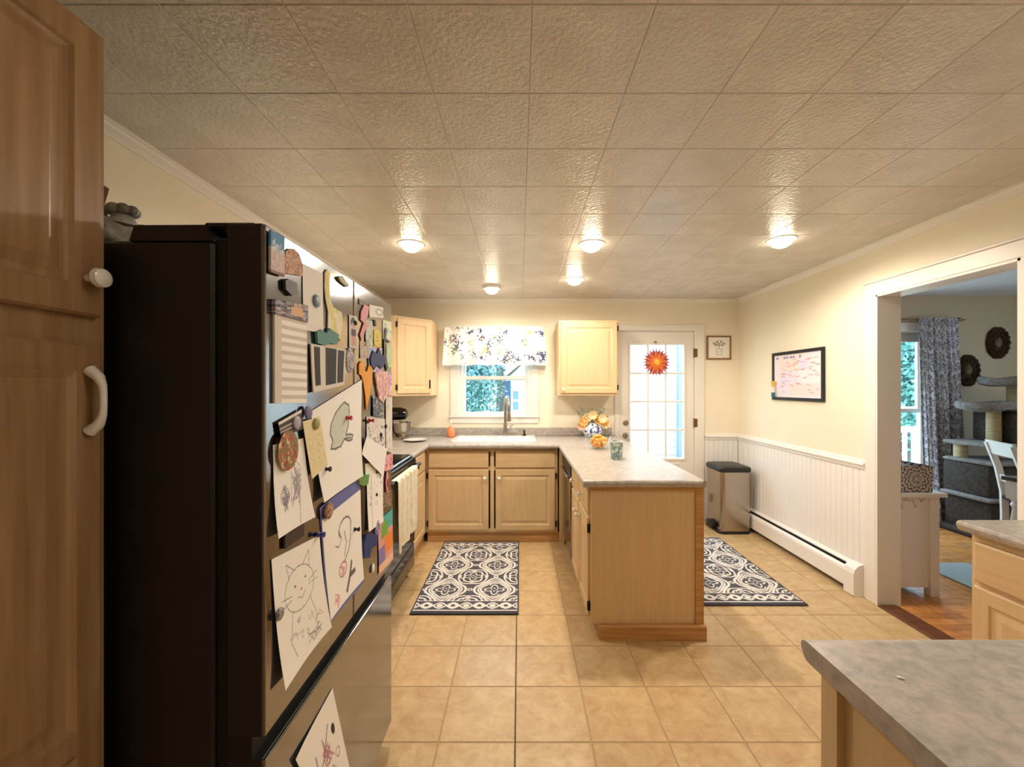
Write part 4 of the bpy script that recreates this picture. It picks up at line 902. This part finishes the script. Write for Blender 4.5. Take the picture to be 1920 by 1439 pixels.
for x_, y_, a, b_ in ((4.555,3.95,.92,1.205),(4.93,4.10,.05,1.45),(4.42,4.12,.05,.9)):
    bm = B(); lathe(bm, [(.052,a),(.052,b_)], (x_,y_,0), 16); obj('post', bm, 'sisal', t, smooth=True)
pbox('platform', 4.33, 4.98, 3.78, 4.22, .865, .905); pbox('condo', 4.62, 4.96, 3.80, 4.20, .905, 1.19, 'plush_dark'); pbox('platform', 4.66, 4.97, 3.84, 4.2, 1.185, 1.21)
pbox('platform', 4.33, 4.80, 3.76, 4.22, .70, .735); pbox('condo', 4.34, 4.96, 3.80, 4.22, .40, .70, 'plush_dark'); pbox('platform', 4.30, 5.0, 3.76, 4.22, .36, .40); pbox('condo', 4.36, 5.0, 3.80, 4.22, .05, .36, 'plush_dark')
bm = B(); tube(bm, [(4.80,3.83,1.20),(4.80,3.83,1.06)], .003, 5); ball(bm, (4.80,3.83,1.03), .035, (1,1,.8), 10, 8); obj('hanging_toy', bm, 'plush', t, smooth=True)
# table
t = thing('dining_table', 'white dining table with dark wood top beyond the opening', 'table', (4.4, 2.6, 0))
bm = B(); box(bm, 3.63, 5.3, 2.05, 3.105, .735, .765, bev=.006); obj('tabletop', bm, 'dark_wood', t)
bm = B(); box(bm, 3.68, 5.25, 2.10, 3.06, .64, .735); obj('apron', bm, 'paint_white', t)
for x_, y_ in ((3.70,3.05),(5.22,3.05),(3.70,2.11),(5.22,2.11)):
    bm = B(); box(bm, x_-.045, x_+.045, y_-.045, y_+.045, .60, .735, bev=.004); lathe(bm, [(.045,.60),(.030,.58),(.042,.555),(.030,.53),(.040,.44),(.036,.30),(.024,.16),(.036,.13),(.026,.10),(.020,0)], (x_,y_,0), 16); obj('leg', bm, 'paint_white', t, smooth=True)
# chair, back to the window side
t = thing('dining_chair', 'white dining chair with open back tucked behind the table', 'chair', (4.40, 3.40, 0))
cc = Vector((4.40, 3.40, 0)); rot = Matrix.Rotation(math.radians(62), 3, 'Z')
def L(x, y, z): return tuple(cc+rot @ Vector((x, y, z)))
bm = B(); box(bm, -.21, .21, -.20, .22, .44, .475, F=L, bev=.01); obj('seat', bm, 'dark_wood', t)
for x_ in (-.19,.19):
    bm = B(); tube(bm, [L(x_,-.18,.44),L(x_,-.18,0)], [.024,.017], 8); obj('leg', bm, 'paint_white', t, smooth=True)
    bm = B(); pts = [(x_,.20,0),(x_,.195,.30),(x_,.20,.50),(x_,.235,.72),(x_,.30,.94)]
    loops(bm, [[L(x_-.018,y-.022,z),L(x_+.018,y-.022,z),L(x_+.018,y+.022,z),L(x_-.018,y+.022,z)] for _,y,z in pts]); obj('leg', bm, 'paint_white', t)
bm = B(); loops(bm, [[L(-.21,y-.012,z),L(.21,y-.012,z),L(.21,y+.012,z),L(-.21,y+.012,z)] for y,z in ((.27,.84),(.285,.90),(.302,.96))]); obj('top_rail', bm, 'paint_white', t)
bm = B(); loops(bm, [[L(-.19,y-.010,z),L(.19,y-.010,z),L(.19,y+.010,z),L(-.19,y+.010,z)] for y,z in ((.215,.60),(.228,.66))]); obj('cross_rail', bm, 'paint_white', t)
# white cabinet behind the partition and the fabric bin on it
t = thing('side_cabinet', 'white side cabinet just inside the dining room opening', 'cabinet', (2.67, 3.2, 0))
bm = B(); box(bm, 2.50, 2.895, 2.775, 3.70, .685, .715, bev=.004); obj('top', bm, 'paint_white', t)
bm = B(); box(bm, 2.505, 2.80, 2.815, 2.835, .06, .685); box(bm, 2.505, 2.525, 2.835, 3.66, .06, .685); box(bm, 2.525, 2.85, 3.64, 3.66, .06, .685); box(bm, 2.525, 2.85, 2.835, 3.64, .06, .08); obj('side_panel', bm, 'paint_white', t)
for x0_, y0_ in ((2.80,2.80),(2.80,3.62),(2.505,2.80)): bm = B(); box(bm, x0_, x0_+(.062 if x0_ > 2.6 else .03), y0_, y0_+.05, 0, .685, bev=.002); obj('leg', bm, 'paint_white', t)
bm = B()
for k in range(5): tube(bm, [(2.53+.05*k+.01*i, 2.8135, .66-.012*math.sin(i*1.7+k)-.012*i*(k%2)) for i in range(5)], .004, 5)
mat('wear', col(206,186,170), .8); obj('worn_patch', bm, 'wear', t)
def bin_paint(U, V):
    x, y = U*.62-.20, V*.17-.085; r = np.hypot(x,y); th = np.arctan2(y,x); C = blank(U, (92,84,84)); W_ = (206,196,190)
    put(C, np.abs(np.sin(r*120+.9*np.cos(12*th))) > .62, W_); put(C, (np.cos(24*th) > .55) & (np.mod(r,.055) > .03), W_); put(C, r < .02, W_); put(C, (r > .012)&(r < .016), (92,84,84)); return C
t = thing('fabric_bin', 'black and white medallion fabric bin on the white side cabinet', 'bin', (2.66, 3.0, .716))
def binpos(U, V):
    pr = [(2.505,2.80),(2.815,2.80),(2.815,3.30)]; s = U*(.31+.31); x = np.where(s < .31, 2.505+s, 2.815-.004*0); y = np.where(s < .31, 2.80, 2.80+(s-.31)*1.6); return np.stack([x, y, .894-V*.177], 1)
grid('shell', binpos, 160, 60, bin_paint, 'fabric_print', t, thick=.006)
bm = B(); box(bm, 2.505, 2.81, 3.292, 3.30, .717, .894); box(bm, 2.505, 2.511, 2.806, 3.292, .717, .894); box(bm, 2.511, 2.808, 2.807, 3.292, .717, .72); obj('lining', bm, 'blind', t)
bm = B(); ball(bm, (2.65,3.03,.86), .12, (1.1,1.9,.42), 18, 12)
for v in bm.verts: v.co.z = max(v.co.z+.012*math.sin(v.co.x*40)*math.sin(v.co.y*25), .74)
mat('cloth_grey', col(176,178,186), .9); tag(obj('folded_cloth', bm, 'cloth_grey', smooth=True), 'pale grey folded cloth heaped in the fabric bin', 'cloth')
bm = B(); box(bm, 3.21, 3.62, 2.0, 3.33, .0005, .012, bev=.003); tag(obj('area_rug', bm, 'blue_rug'), 'pale blue rug on the dining room parquet', 'rug')
# ================================================================== PAPERS AND MAGNETS ON THE FRIDGE
FN = FXF                                       # front plane of the fridge doors
def fp(px, py):                                # where the line of sight to a pixel meets the fridge front
    Yf = FN/(px-VX)*F_PX; return (Yf, CAM_Z-(py-VY)/F_PX*Yf)
LV = [0]
def sheet(name, label, cat, q, paint, curl=.004, nu=60, nv=70, lift=None, thick=.0006, m='print', group=None, corner=0):
    """q: pixel corners tl,tr,br,bl on the fridge front; a thin sheet with a soft curl"""
    LV[0] += 1; c = [fp(*p) for p in q]; base = .0012+(lift if lift is not None else .0004*(LV[0] % 7)); ph = random.uniform(0, 6)
    def pos(U, V):
        w4 = [(1-U)*(1-V), U*(1-V), U*V, (1-U)*V]; y = sum(w_*p[0] for w_, p in zip(w4, c)); z = sum(w_*p[1] for w_, p in zip(w4, c))
        curl_, = (curl*.45,); corner_ = corner*.25
        n = base*.55+curl_*(.5+.5*np.sin(U*3.1+ph))*V*.7+curl_*(V**3)*.9+corner_*np.clip(V+U-1.3,0,1)**2+corner_*np.clip(V-U-.3,0,1)**2
        return np.stack([FN+n+thick, y, z], 1)
    return tag(grid(name, pos, nu, nv, paint, m, thick=thick), label, cat, group)
def disc(name, label, px, py, r, m, h=.006, sy=1.0, group='round magnets on the fridge', cat='magnet', n0=.004):
    h *= .6; n0 *= .6; Yf, zf = fp(px, py); bm = B(); rings = []
    for s, hh in ((1,0),(1,h*.7),(.85,h),(.4,h*1.15)): rings.append([(FN+n0+hh, Yf+r*s*math.cos(2*PI*k/22), zf+r*s*sy*math.sin(2*PI*k/22)) for k in range(22)])
    loops(bm, rings); return tag(obj(name, bm, m, smooth=True), label, cat, group)
def cut(name, label, cat, pts, m, h=.004, n0=.0015, group=None):
    """a flat cut-out of its own thickness from a pixel outline"""
    P = [fp(*p) for p in pts]; bm = B(); loops(bm, [[(FN+n0+hh, y, z) for y, z in P] for hh in (0, h*.45)]); return tag(obj(name, bm, m), label, cat, group)
def pin(px, py, m, label):
    Yf, zf = fp(px, py); bm = B(); lathe(bm, [(.006,.003),(.007,.006),(.004,.009),(.004,.014),(.007,.017),(.007,.020),(.001,.021)], (FN, Yf, zf), 12, 'X', True, False); tag(obj('push_pin_magnet', bm, m, smooth=True), label, 'magnet', 'pin magnets on the fridge')
for n_, c_, r_ in (('p_red',(196,50,50),.4),('p_black',(28,26,26),.4),('p_blue',(54,60,150),.4),('p_purple',(112,104,140),.5),('p_lilac',(176,168,190),.5),('p_olive',(160,150,96),.5),('p_dark',(44,44,42),.5),('p_brown',(66,50,44),.6),('p_teal',(88,140,136),.7),('p_orange',(238,160,40),.6),('p_yellow',(222,204,72),.6),('p_pink',(222,150,160),.6),('p_white',(236,230,222),.6),('p_green',(110,150,80),.6),('p_steelblue',(110,130,150),.4),('p_navy',(46,54,110),.7),('p_cream',(226,208,170),.7)): mat(n_, col(*c_), r_)
PAPER = (238,230,218)
def wob(C, U, V, pts, w_=.008, rgb=(90,84,90), a=.85): put(C, pdist(U,V,pts) < w_, rgb, a)
def ell(cx, cy, rx, ry, a0=0, a1=6.3, n=24): return [(cx+rx*math.cos(a0+(a1-a0)*k/n), cy+ry*math.sin(a0+(a1-a0)*k/n)) for k in range(n+1)]
def scrib(C, U, V, cx, cy, sx, sy, rgb, n=26, w_=.006, seed=1):
    rs = random.Random(seed); pts = [(cx+rs.gauss(0,sx), cy+rs.gauss(0,sy)) for _ in range(n)]; put(C, pdist(U,V,pts) < w_, rgb, .7)

# --- left door, top
def canvas(U, V):
    C = blank(U, (96,150,196)); put(C, V > .38, (196,190,198)); blobs(C, U, V, 60, [(230,190,180),(212,160,160),(240,214,204)], .07, (0,1,.45,.95)); blobs(C, U, V, 14, [(220,226,236)], .08, (0,1,.2,.45)); put(C, V > .94, (150,110,110)); return C
sheet('canvas_magnet', 'small canvas print of blossoms under blue sky, top corner of fridge', 'magnet', [(500,431),(526,444),(526,519),(500,510)], canvas, 0, 30, 40, .006, thick=.005)
def arch_pts(): return [(529,512),(529,486),(533,472),(540,466),(549,467),(558,476),(563,490),(564,518)]
cut('arch_magnet', 'arch-shaped brown mosaic magnet near the fridge top', 'magnet', arch_pts(), noise_mat('mosaic', col(220,180,150), col(150,90,60), (160,160,160), 1, 2, .6), .006)
cut('black_clip', 'dark faceted clip magnet above the notepad', 'clip', [(528,527),(533,523),(550,531),(552,551),(541,555),(529,543)], 'p_dark', .016)
sheet('paper_sheet', 'plain pale sheet behind a round blue magnet', 'paper', [(566,494),(604,514),(604,625),(567,619)], lambda U,V: blank(U,(236,230,226)), .003, 30, 40, .001)
disc('round_magnet', 'pale blue round magnet on the plain sheet', 590, 565, .016, 'p_steelblue', .010)
t = thing('notepad', 'striped magnetic notepad with floral header on the fridge', 'notepad', (FN, .9, 1.3))
def pad(U, V): C = blank(U, (250,246,242)); put(C, np.sin(V*2*PI*10) > .15, (212,200,192)); put(C, U < .2, (220,210,202)); return C
def padtop(U, V): C = blank(U, (120,110,120)); blobs(C, U, V, 120, [(60,60,80),(210,190,180),(180,140,130),(150,150,170)], .10); put(C, (U>.45)&(U<.8)&(V>.3)&(V<.8), (224,180,140)); return C
def sub(nm, q, paint, nu, nv, n0, th):
    c = [fp(*p) for p in q]
    def pos(U, V):
        w4 = [(1-U)*(1-V), U*(1-V), U*V, (1-U)*V]; return np.stack([np.full(U.shape, FN+n0), sum(a*p[0] for a,p in zip(w4,c)), sum(a*p[1] for a,p in zip(w4,c))], 1)
    return grid(nm, pos, nu, nv, paint, 'print', t, thick=th)
sub('pad', [(510,588),(571,603),(571,756),(510,757)], pad, 30, 90, .006, .005); sub('header', [(508,561),(571,573),(571,605),(508,588)], padtop, 40, 24, .009, .008)
# bottle opener shaped figure, teal bow, black photo frames
cut('yellow_cutout', 'tall yellow and cream cut-out with drips, upper middle of fridge', 'cut-out', [(607,512),(611,505),(616,512),(615,535),(616,560),(622,576),(638,586),(640,600),(636,640),(628,625),(618,640),(612,620),(613,585),(608,560),(606,535)], noise_mat('drip', col(224,206,110), col(232,222,204), (30,30,14), 1.6, 3, .6, lo=.45, hi=.5), .006)
cut('olive_clip', 'olive green leaf clip above the photos', 'clip', [(630,520),(638,518),(645,528),(651,534),(648,539),(640,533),(634,527)], 'p_olive', .012)
cut('teal_bow', 'teal fabric bow above the black photo frames', 'bow', [(588,622),(597,618),(606,626),(613,616),(630,628),(627,646),(612,644),(603,648),(590,644)], 'p_teal', .016)
def frames(U, V): C = blank(U, (224,214,204)); put(C, (U>.06)&(U<.22)&(V>.04)&(V<.88), (40,34,34)); put(C, (U>.36)&(U<.70)&(V>.02)&(V<.90), (34,28,28)); put(C, (U>.74)&(U<.95)&(V>.04)&(V<.90), (38,32,32)); put(C, (U>.37)&(U<.40)&(V>.1)&(V<.8), (74,60,54)); return C
sheet('photo_strip', 'white-edged strip of dark photos on the fridge, under the bow', 'photo', [(579,645),(645,656),(641,722),(582,737)], frames, .004, 90, 60, .004, thick=.003)
def portrait(U, V):
    C = blank(U, (206,196,192)); put(C, ((U-.5)/.3)**2+((V-.2)/.14)**2 < 1, (70,78,96)); put(C, ((U-.55)/.22)**2+((V-.3)/.1)**2 < 1, (216,180,160)); put(C, (V>.42)&(V<.62)&(U>.25)&(U<.85), (90,64,64)); put(C, (V>.62)&(V<.92)&(U>.3)&(U<.8), (200,150,140)); return C
sheet('photo', 'narrow photo with dark top edge left of the door gap', 'photo', [(653,590),(668,594),(668,655),(653,652)], portrait, .002, 30, 60, .002)
disc('round_magnet', 'mottled grey oval magnet below the narrow photo', 654, 676, .030, noise_mat('mottle', col(200,190,186), col(110,100,104), (120,120,120), 1, 2, .6), .008, 1.25)
# --- right door, top: crowd of small things
cut('pink_figure', 'pink and brown ribbon figure at the top of the right door', 'cut-out', [(675,585),(681,572),(690,575),(688,592),(682,602),(690,612),(683,618),(676,640),(673,628),(680,606),(674,600)], 'p_pink', .006)
sheet('white_card', 'small white square card, highest on the right door', 'card', [(691,571),(717,577),(717,597),(691,595)], lambda U,V: (lambda C: (put(C, np.abs(np.hypot(U-.7,V-.5)-.25) < .07, (180,176,170)), C)[1])(blank(U,(230,226,214))), .002, 30, 20, .003)
sheet('photo', 'pale greenish photo under the white square card', 'photo', [(684,600),(698,602),(698,650),(684,648)], lambda U,V: (lambda C: (blobs(C,U,V,20,[(180,190,170),(220,210,196),(150,150,140)],.14), C)[1])(blank(U,(200,204,186))), .002, 24, 40, .002)
cut('yellow_tag', 'yellow tag with black dots on the right door', 'tag', [(699,618),(707,620),(713,626),(713,650),(700,650)], noise_mat('dots', col(224,204,70), col(90,84,40), (150,150,150), 1, 1, .6, lo=.6, hi=.64), .005)
cut('black_ribbon', 'black wavy ribbon near the far edge of the right door', 'ribbon', [(719,618),(722,614),(724,622),(722,634),(729,640),(728,643),(720,637),(721,660),(726,688),(723,696),(718,670),(718,640)], 'p_black', .006)
cut('blue_flower', 'navy blue fabric flower magnet on the right door', 'magnet', [(691,672),(696,658),(703,664),(707,653),(711,664),(719,670),(717,684),(711,692),(704,684),(698,694),(692,684)], 'p_navy', .014)
cut('orange_cutout', 'bright orange long cut-out figure on the right door', 'cut-out', [(671,684),(675,678),(681,682),(680,694),(686,698),(690,684),(697,690),(695,716),(690,746),(685,770),(683,742),(679,716),(675,704),(671,702)], 'p_orange', .006)
cut('pink_bunch', 'pink and white paper bunch hanging low on the right door', 'paper bunch', [(700,700),(708,694),(716,698),(728,706),(729,730),(733,744),(722,742),(716,756),(708,748),(704,726)], noise_mat('pinkw', col(236,214,214), col(214,130,120), (60,60,60), 1, 2, .7), .012)
def collage(seed, base, pal, n=40, r=.10):
    def f(U, V): C = blank(U, base); blobs(C, U, V, n, pal, r, rs=random.Random(seed)); return C
    return f
sheet('photo', 'grey-blue photo below the orange figure', 'photo', [(697,742),(716,748),(716,784),(697,780)], collage(31, (96,104,116), [(60,66,80),(150,150,156),(200,196,190)]), .003, 30, 40, .004)
sheet('photo', 'white photo strip at the far edge of the right door', 'photo', [(722,742),(734,745),(734,850),(722,846)], collage(32, (226,220,210), [(150,140,130),(200,180,150),(236,230,220)], 30, .07), .003, 24, 60, .003)
sheet('photo', 'busy black and white photo above the tilted card', 'photo', [(686,782),(721,786),(721,846),(686,836)], collage(33, (226,218,212), [(60,56,60),(150,140,140),(200,160,160),(240,236,230)], 60, .07), .003, 40, 50, .002)
pin(690, 789, 'p_red', 'red pin magnet on the busy black and white photo')
cut('green_flame', 'yellow-green flame sticker left of the crowded photos', 'sticker', [(668,790),(671,770),(674,764),(678,776),(678,794),(673,800)], 'p_green', .003)
sheet('tilted_card', 'blank white card hung at a tilt on the right door', 'card', [(683,819),(722,842),(714,894),(672,852)], lambda U,V: blank(U,(248,242,238)), .006, 24, 24, .012)
sheet('pink_tag', 'pink tag at the far edge beside the tilted card', 'tag', [(718,854),(734,850),(734,880),(718,884)], collage(34, (226,160,170), [(200,90,110),(236,190,190)], 16, .14), .002, 20, 24, .008)
disc('oval_magnet', 'tall pink oval magnet with red centre', 724, 904, .016, 'p_pink', .006, 2.6); disc('oval_magnet', 'small red oval on the tall pink magnet', 724, 906, .007, 'p_red', .005, 2.4, n0=.0112)
def receipt(U, V): C = blank(U, (247,242,236)); put(C, np.abs(U-.26) < .015, (170,160,156)); blobs(C, U, V, 26, [(150,140,146),(190,176,170),(226,200,140)], .035, (.1,.9,.03,.6)); return C
sheet('receipt', 'long white receipt on the right door below the tilted card', 'receipt', [(686,893),(717,886),(716,978),(687,998)], receipt, .008, 40, 90, .003)
cut('green_bow', 'green and white ribbon bow between the drawings', 'bow', [(668,898),(674,884),(679,893),(688,890),(686,908),(678,912),(669,908)], 'p_green', .016)
def rainbow(U, V):
    C = blank(U, (226,160,150)); put(C, (V < .30)&(U > .35), (84,176,170)); put(C, (V > .12)&(V < .42)&(U < .62)&(U > .2), (120,170,70)); put(C, (V > .40)&(V < .75)&(U > .4), (236,140,70)); put(C, (V > .55)&(V < .85)&(U < .42), (140,124,180)); put(C, (V > .85), (240,190,160)); return C
sheet('rainbow_painting', 'child painting in teal, green, orange and purple near the floor end', 'drawing', [(708,978),(735,954),(735,1048),(709,1078)], rainbow, .004, 40, 70, .002)
disc('oval_magnet', 'purple patterned oval magnet over the rainbow painting', 705, 993, .022, noise_mat('purp', col(90,70,130), col(190,170,200), (120,120,120), 1, 1, .5), .008, 1.5)
cut('blue_black_clip', 'black and blue chunky clip below the receipt', 'clip', [(676,1020),(682,1003),(692,1000),(704,1004),(701,1022),(690,1030),(688,1046),(676,1048)], 'p_navy', .022)
disc('round_magnet', 'small white magnet near the bottom of the right door', 697, 1066, .012, 'p_white', .008, 1.3)
# --- the big drawings
def bird(U, V):
    C = blank(U, (250,247,242)); pg = [(.58,.12),(.49,.14),(.41,.17),(.33,.23),(.29,.29),(.28,.36),(.32,.44),(.27,.51),(.36,.54),(.48,.55),(.56,.50),(.66,.55),(.75,.56),(.77,.52),(.70,.49),(.60,.47),(.66,.39),(.69,.27),(.68,.18),(.58,.12)]
    put(C, inpoly(U,V,pg), (206,212,200), .9); wob(C,U,V,pg,.010,(96,92,92)); wob(C,U,V,[(.58,.50),(.66,.52),(.72,.53)],.007); return C
sheet('drawing', 'big white sheet with a grey outlined bird drawing', 'drawing', [(581,772),(677,712),(672,893),(597,943)], bird, .012, 110, 130, .003, corner=.05)
pin(647, 784, 'p_red', 'red pin magnet on the bird drawing'); pin(606, 880, 'p_black', 'black pin magnet at the lower corner of the bird drawing')
def scr(U, V):
    C = blank(U, (250,246,241)); scrib(C,U,V,.62,.52,.09,.13,(130,124,140),60,.007,4); scrib(C,U,V,.28,.62,.05,.06,(120,110,140),40,.006,5)
    for r in (.05,.09,.12): wob(C,U,V,ell(.28,.60,r,r*.8),.006,(110,100,130))
    return C
sheet('drawing', 'white sheet with purple and grey crayon scribbles, near edge', 'drawing', [(510,835),(567,822),(583,970),(510,1011)], scr, .010, 90, 120, .002, corner=.04)
def wreath(U, V):
    C = blank(U, (150,120,90)); blobs(C,U,V,90,[(200,80,50),(220,140,70),(120,140,70),(236,210,170),(160,60,50)],.07,rs=random.Random(41)); return C
wy_, wz_ = fp(532, 845)
def wpos(U, V): a = U*2*PI; r = V; return np.stack([FN+.011+.002*(1-V), wy_+.040*r*np.cos(a), wz_+.044*r*np.sin(a)], 1)
def wpaint(U, V): a = U*2*PI; return wreath(.5+.5*V*np.cos(a), .5+.5*V*np.sin(a))
tag(grid('wreath_photo', wpos, 60, 24, wpaint, 'print'), 'round magnet photo of a red and green food dish', 'magnet')
sheet('striped_card', 'dark card with white lines under two round magnets', 'card', [(516,793),(560,768),(563,804),(521,822)], lambda U,V: (lambda C: (put(C, (V<.16), (230,222,216)), put(C, (np.abs(V-.45)<.05)&(U<.6), (190,180,176)), put(C,(np.abs(V-.65)<.05)&(U<.5),(190,180,176)), C)[-1])(blank(U,(84,70,72))), .002, 50, 40, .010)
disc('round_magnet', 'lilac round magnet on the dark striped card', 549, 793, .015, 'p_lilac', .008, n0=.013); disc('round_magnet', 'purple round magnet above the spotted sheet', 571, 774, .016, 'p_purple', .008, n0=.013); disc('round_magnet', 'olive round magnet on the spotted sheet', 585, 795, .014, 'p_olive', .008, n0=.016)
def spots(U, V): C = blank(U, (236,222,178)); blobs(C,U,V,90,[(206,170,110),(224,196,120),(190,140,90),(216,190,150)],.022,(.08,.95,.30,.92),rs=random.Random(42)); return C
sheet('spotted_sheet', 'small cream sheet with tan spots pinned over the drawings', 'drawing', [(561,791),(594,781),(607,872),(578,899)], spots, .004, 60, 80, .013)
cut('dark_clip', 'dark brown square clip below the crayon scribbles', 'clip', [(529,988),(565,972),(565,1005),(529,1030)], 'p_brown', .012)
sheet('blue_sheet', 'blue sheet showing behind the pink figure drawing', 'paper', [(598,953),(673,893),(678,1092),(612,1172)], lambda U,V: blank(U,(112,116,176)), .006, 30, 40, .001, corner=.02)
def flam(U, V):
    C = blank(U, (250,246,240)); wob(C,U,V,ell(.52,.26,.16,.10,2.6,6.6),.010,(100,96,96)); wob(C,U,V,[(.36,.24),(.42,.34),(.34,.40),(.26,.36)],.008,(130,124,120)); wob(C,U,V,[(.68,.26),(.66,.40),(.60,.52),(.46,.60)],.010,(110,110,104)); wob(C,U,V,[(.50,.30),(.54,.42),(.48,.54)],.009,(120,124,110))
    wob(C,U,V,ell(.42,.66,.10,.07),.010,(196,120,130)); scrib(C,U,V,.43,.66,.05,.035,(206,140,150),20,.006,7); wob(C,U,V,[(.66,.68),(.60,.80),(.50,.92)],.026,(96,76,74)); wob(C,U,V,[(.60,.80),(.74,.80)],.026,(96,76,74)); scrib(C,U,V,.22,.86,.05,.04,(220,110,130),14,.006,8); return C
sheet('drawing', 'child drawing of a long-necked pink creature on the blue sheet', 'drawing', [(601,976),(674,918),(676,1086),(614,1164)], flam, .006, 100, 130, .004, corner=.03)
pin(662, 993, 'p_black', 'black pin magnet on the long-necked creature drawing')
disc('floral_magnet', 'brown flower-shaped magnet between the two large drawings', 609, 958, .022, noise_mat('brn', col(196,150,120), col(120,80,60), (110,110,110), 1, 1, .6), .010, n0=.014)
def catd(U, V):
    C = blank(U, (250,246,240)); k = (150,140,138)
    wob(C,U,V,ell(.48,.36,.30,.19),.005,k); wob(C,U,V,[(.28,.24),(.24,.10),(.40,.19)],.005,k); wob(C,U,V,[(.56,.18),(.72,.08),(.70,.24)],.005,k)
    for x,y in ((.38,.32),(.60,.30)): put(C, np.hypot(U-x,(V-y)*1.4) < .016, (110,90,70))
    put(C, np.hypot(U-.5,(V-.38)*1.4) < .014, (170,120,110))
    for pts in ([(.30,.38),(.12,.36)],[(.30,.41),(.13,.43)],[(.66,.36),(.86,.32)],[(.66,.39),(.86,.39)],[(.42,.43),(.50,.46),(.58,.42)],[(.30,.52),(.22,.74),(.30,.90)],[(.66,.50),(.76,.70),(.74,.88)]): wob(C,U,V,pts,.0045,k)
    for s_ in range(5): scrib(C,U,V,.30+.12*s_,.70+.05*(s_ % 3),.04,.03,(176,166,160),8,.004,50+s_)
    scrib(C,U,V,.66,.86,.10,.03,(130,122,120),22,.004,60); scrib(C,U,V,.40,.62,.03,.02,(150,140,140),10,.004,61); return C
sheet('drawing', 'large pencil drawing of a cat on white paper, lowest on the door', 'drawing', [(507,1050),(597,1004),(613,1176),(521,1296)], catd, .012, 130, 150, .002, corner=.05)
pin(594, 1003, 'p_blue', 'blue pin magnet at the top of the cat drawing')
disc('patterned_magnet', 'grey patterned round magnet on the edge of the cat drawing', 517, 1152, .013, noise_mat('gryp', col(180,176,180), col(84,84,96), (200,200,200), 1, 1, .5), .008, n0=.012)
def low(U, V):
    C = blank(U, (250,246,240)); scrib(C,U,V,.42,.46,.10,.06,(170,90,120),26,.008,70); wob(C,U,V,[(.22,.30),(.42,.52),(.62,.90)],.010,(120,80,120)); put(C, np.hypot((U-.34)/.06,(V-.20)/.05) < 1, (60,40,50)); wob(C,U,V,ell(.62,.22,.05,.06),.007,(120,110,120)); wob(C,U,V,ell(.70,.45,.05,.06),.007,(120,110,120)); scrib(C,U,V,.86,.42,.06,.05,(130,150,120),30,.007,72); wob(C,U,V,[(.30,.70),(.50,.76),(.56,.95)],.012,(150,90,160)); return C
sheet('drawing', 'colourful drawing hung by one corner on the freezer drawer', 'drawing', [(622,1291),(654,1440),(606,1545),(548,1425)], low, .008, 90, 110, .002, corner=.02)

rs = random.Random(77); KINDS = [('p_white','white'),('p_pink','pink'),('p_cream','cream'),('p_dark','dark'),('p_teal','teal'),('p_yellow','yellow'),('p_lilac','lilac')]
EXTRA = [('sheet','photo','brown-toned photo high on the right door beside the gap',[(672,560),(684,566),(684,574),(672,570)],(150,120,110)),
 ('sheet','photo','pale snapshot left of the yellow tag',[(674,640),(690,642),(690,672),(674,672)],(196,180,160)),
 ('sheet','photo','light snapshot beside the black ribbon top',[(717,600),(733,604),(733,640),(717,636)],(226,220,204)),
 ('sheet','photo','greenish snapshot under the black ribbon',[(724,646),(734,648),(734,690),(724,688)],(206,204,180)),
 ('sheet','photo','grey and white snapshot behind the navy flower',[(690,650),(716,654),(716,700),(690,696)],(206,204,202)),
 ('sheet','photo','white snapshot behind the pink paper bunch',[(712,696),(734,700),(734,742),(712,738)],(232,224,218)),
 ('sheet','card','lined card at the near side below the dark striped card',[(640,655),(655,657),(655,700),(641,704)],(216,206,200)),
 ('sheet','receipt','short receipt tucked behind the long one',[(684,870),(704,868),(704,900),(684,902)],(240,232,214)),
 ('sheet','sticker','brown and black sticker below the pink oval magnet',[(717,925),(733,918),(733,948),(718,952)],(150,120,110))]
for k, (_, nm, lab, q, base) in enumerate(EXTRA):
    sheet(nm, lab, nm, q, collage(100+k, base, [tuple(max(0,min(255,c+rs.randint(-90,50))) for c in base) for _ in range(5)], 34, .10), .002, 26, 34, .0006)
disc('round_magnet', 'black dot magnet on the busy photo', 721, 800, .008, 'p_black', .010); disc('round_magnet', 'second black dot magnet, lower on the busy photo', 712, 816, .008, 'p_black', .010)
disc('round_magnet', 'small black magnet at the gap between the doors', 664, 606, .007, 'p_black', .010); disc('round_magnet', 'black magnet on the middle of the long receipt', 704, 928, .006, 'p_black', .008)
disc('round_magnet', 'tiny cream magnet under the white square card', 700, 606, .012, 'p_brown', .008)
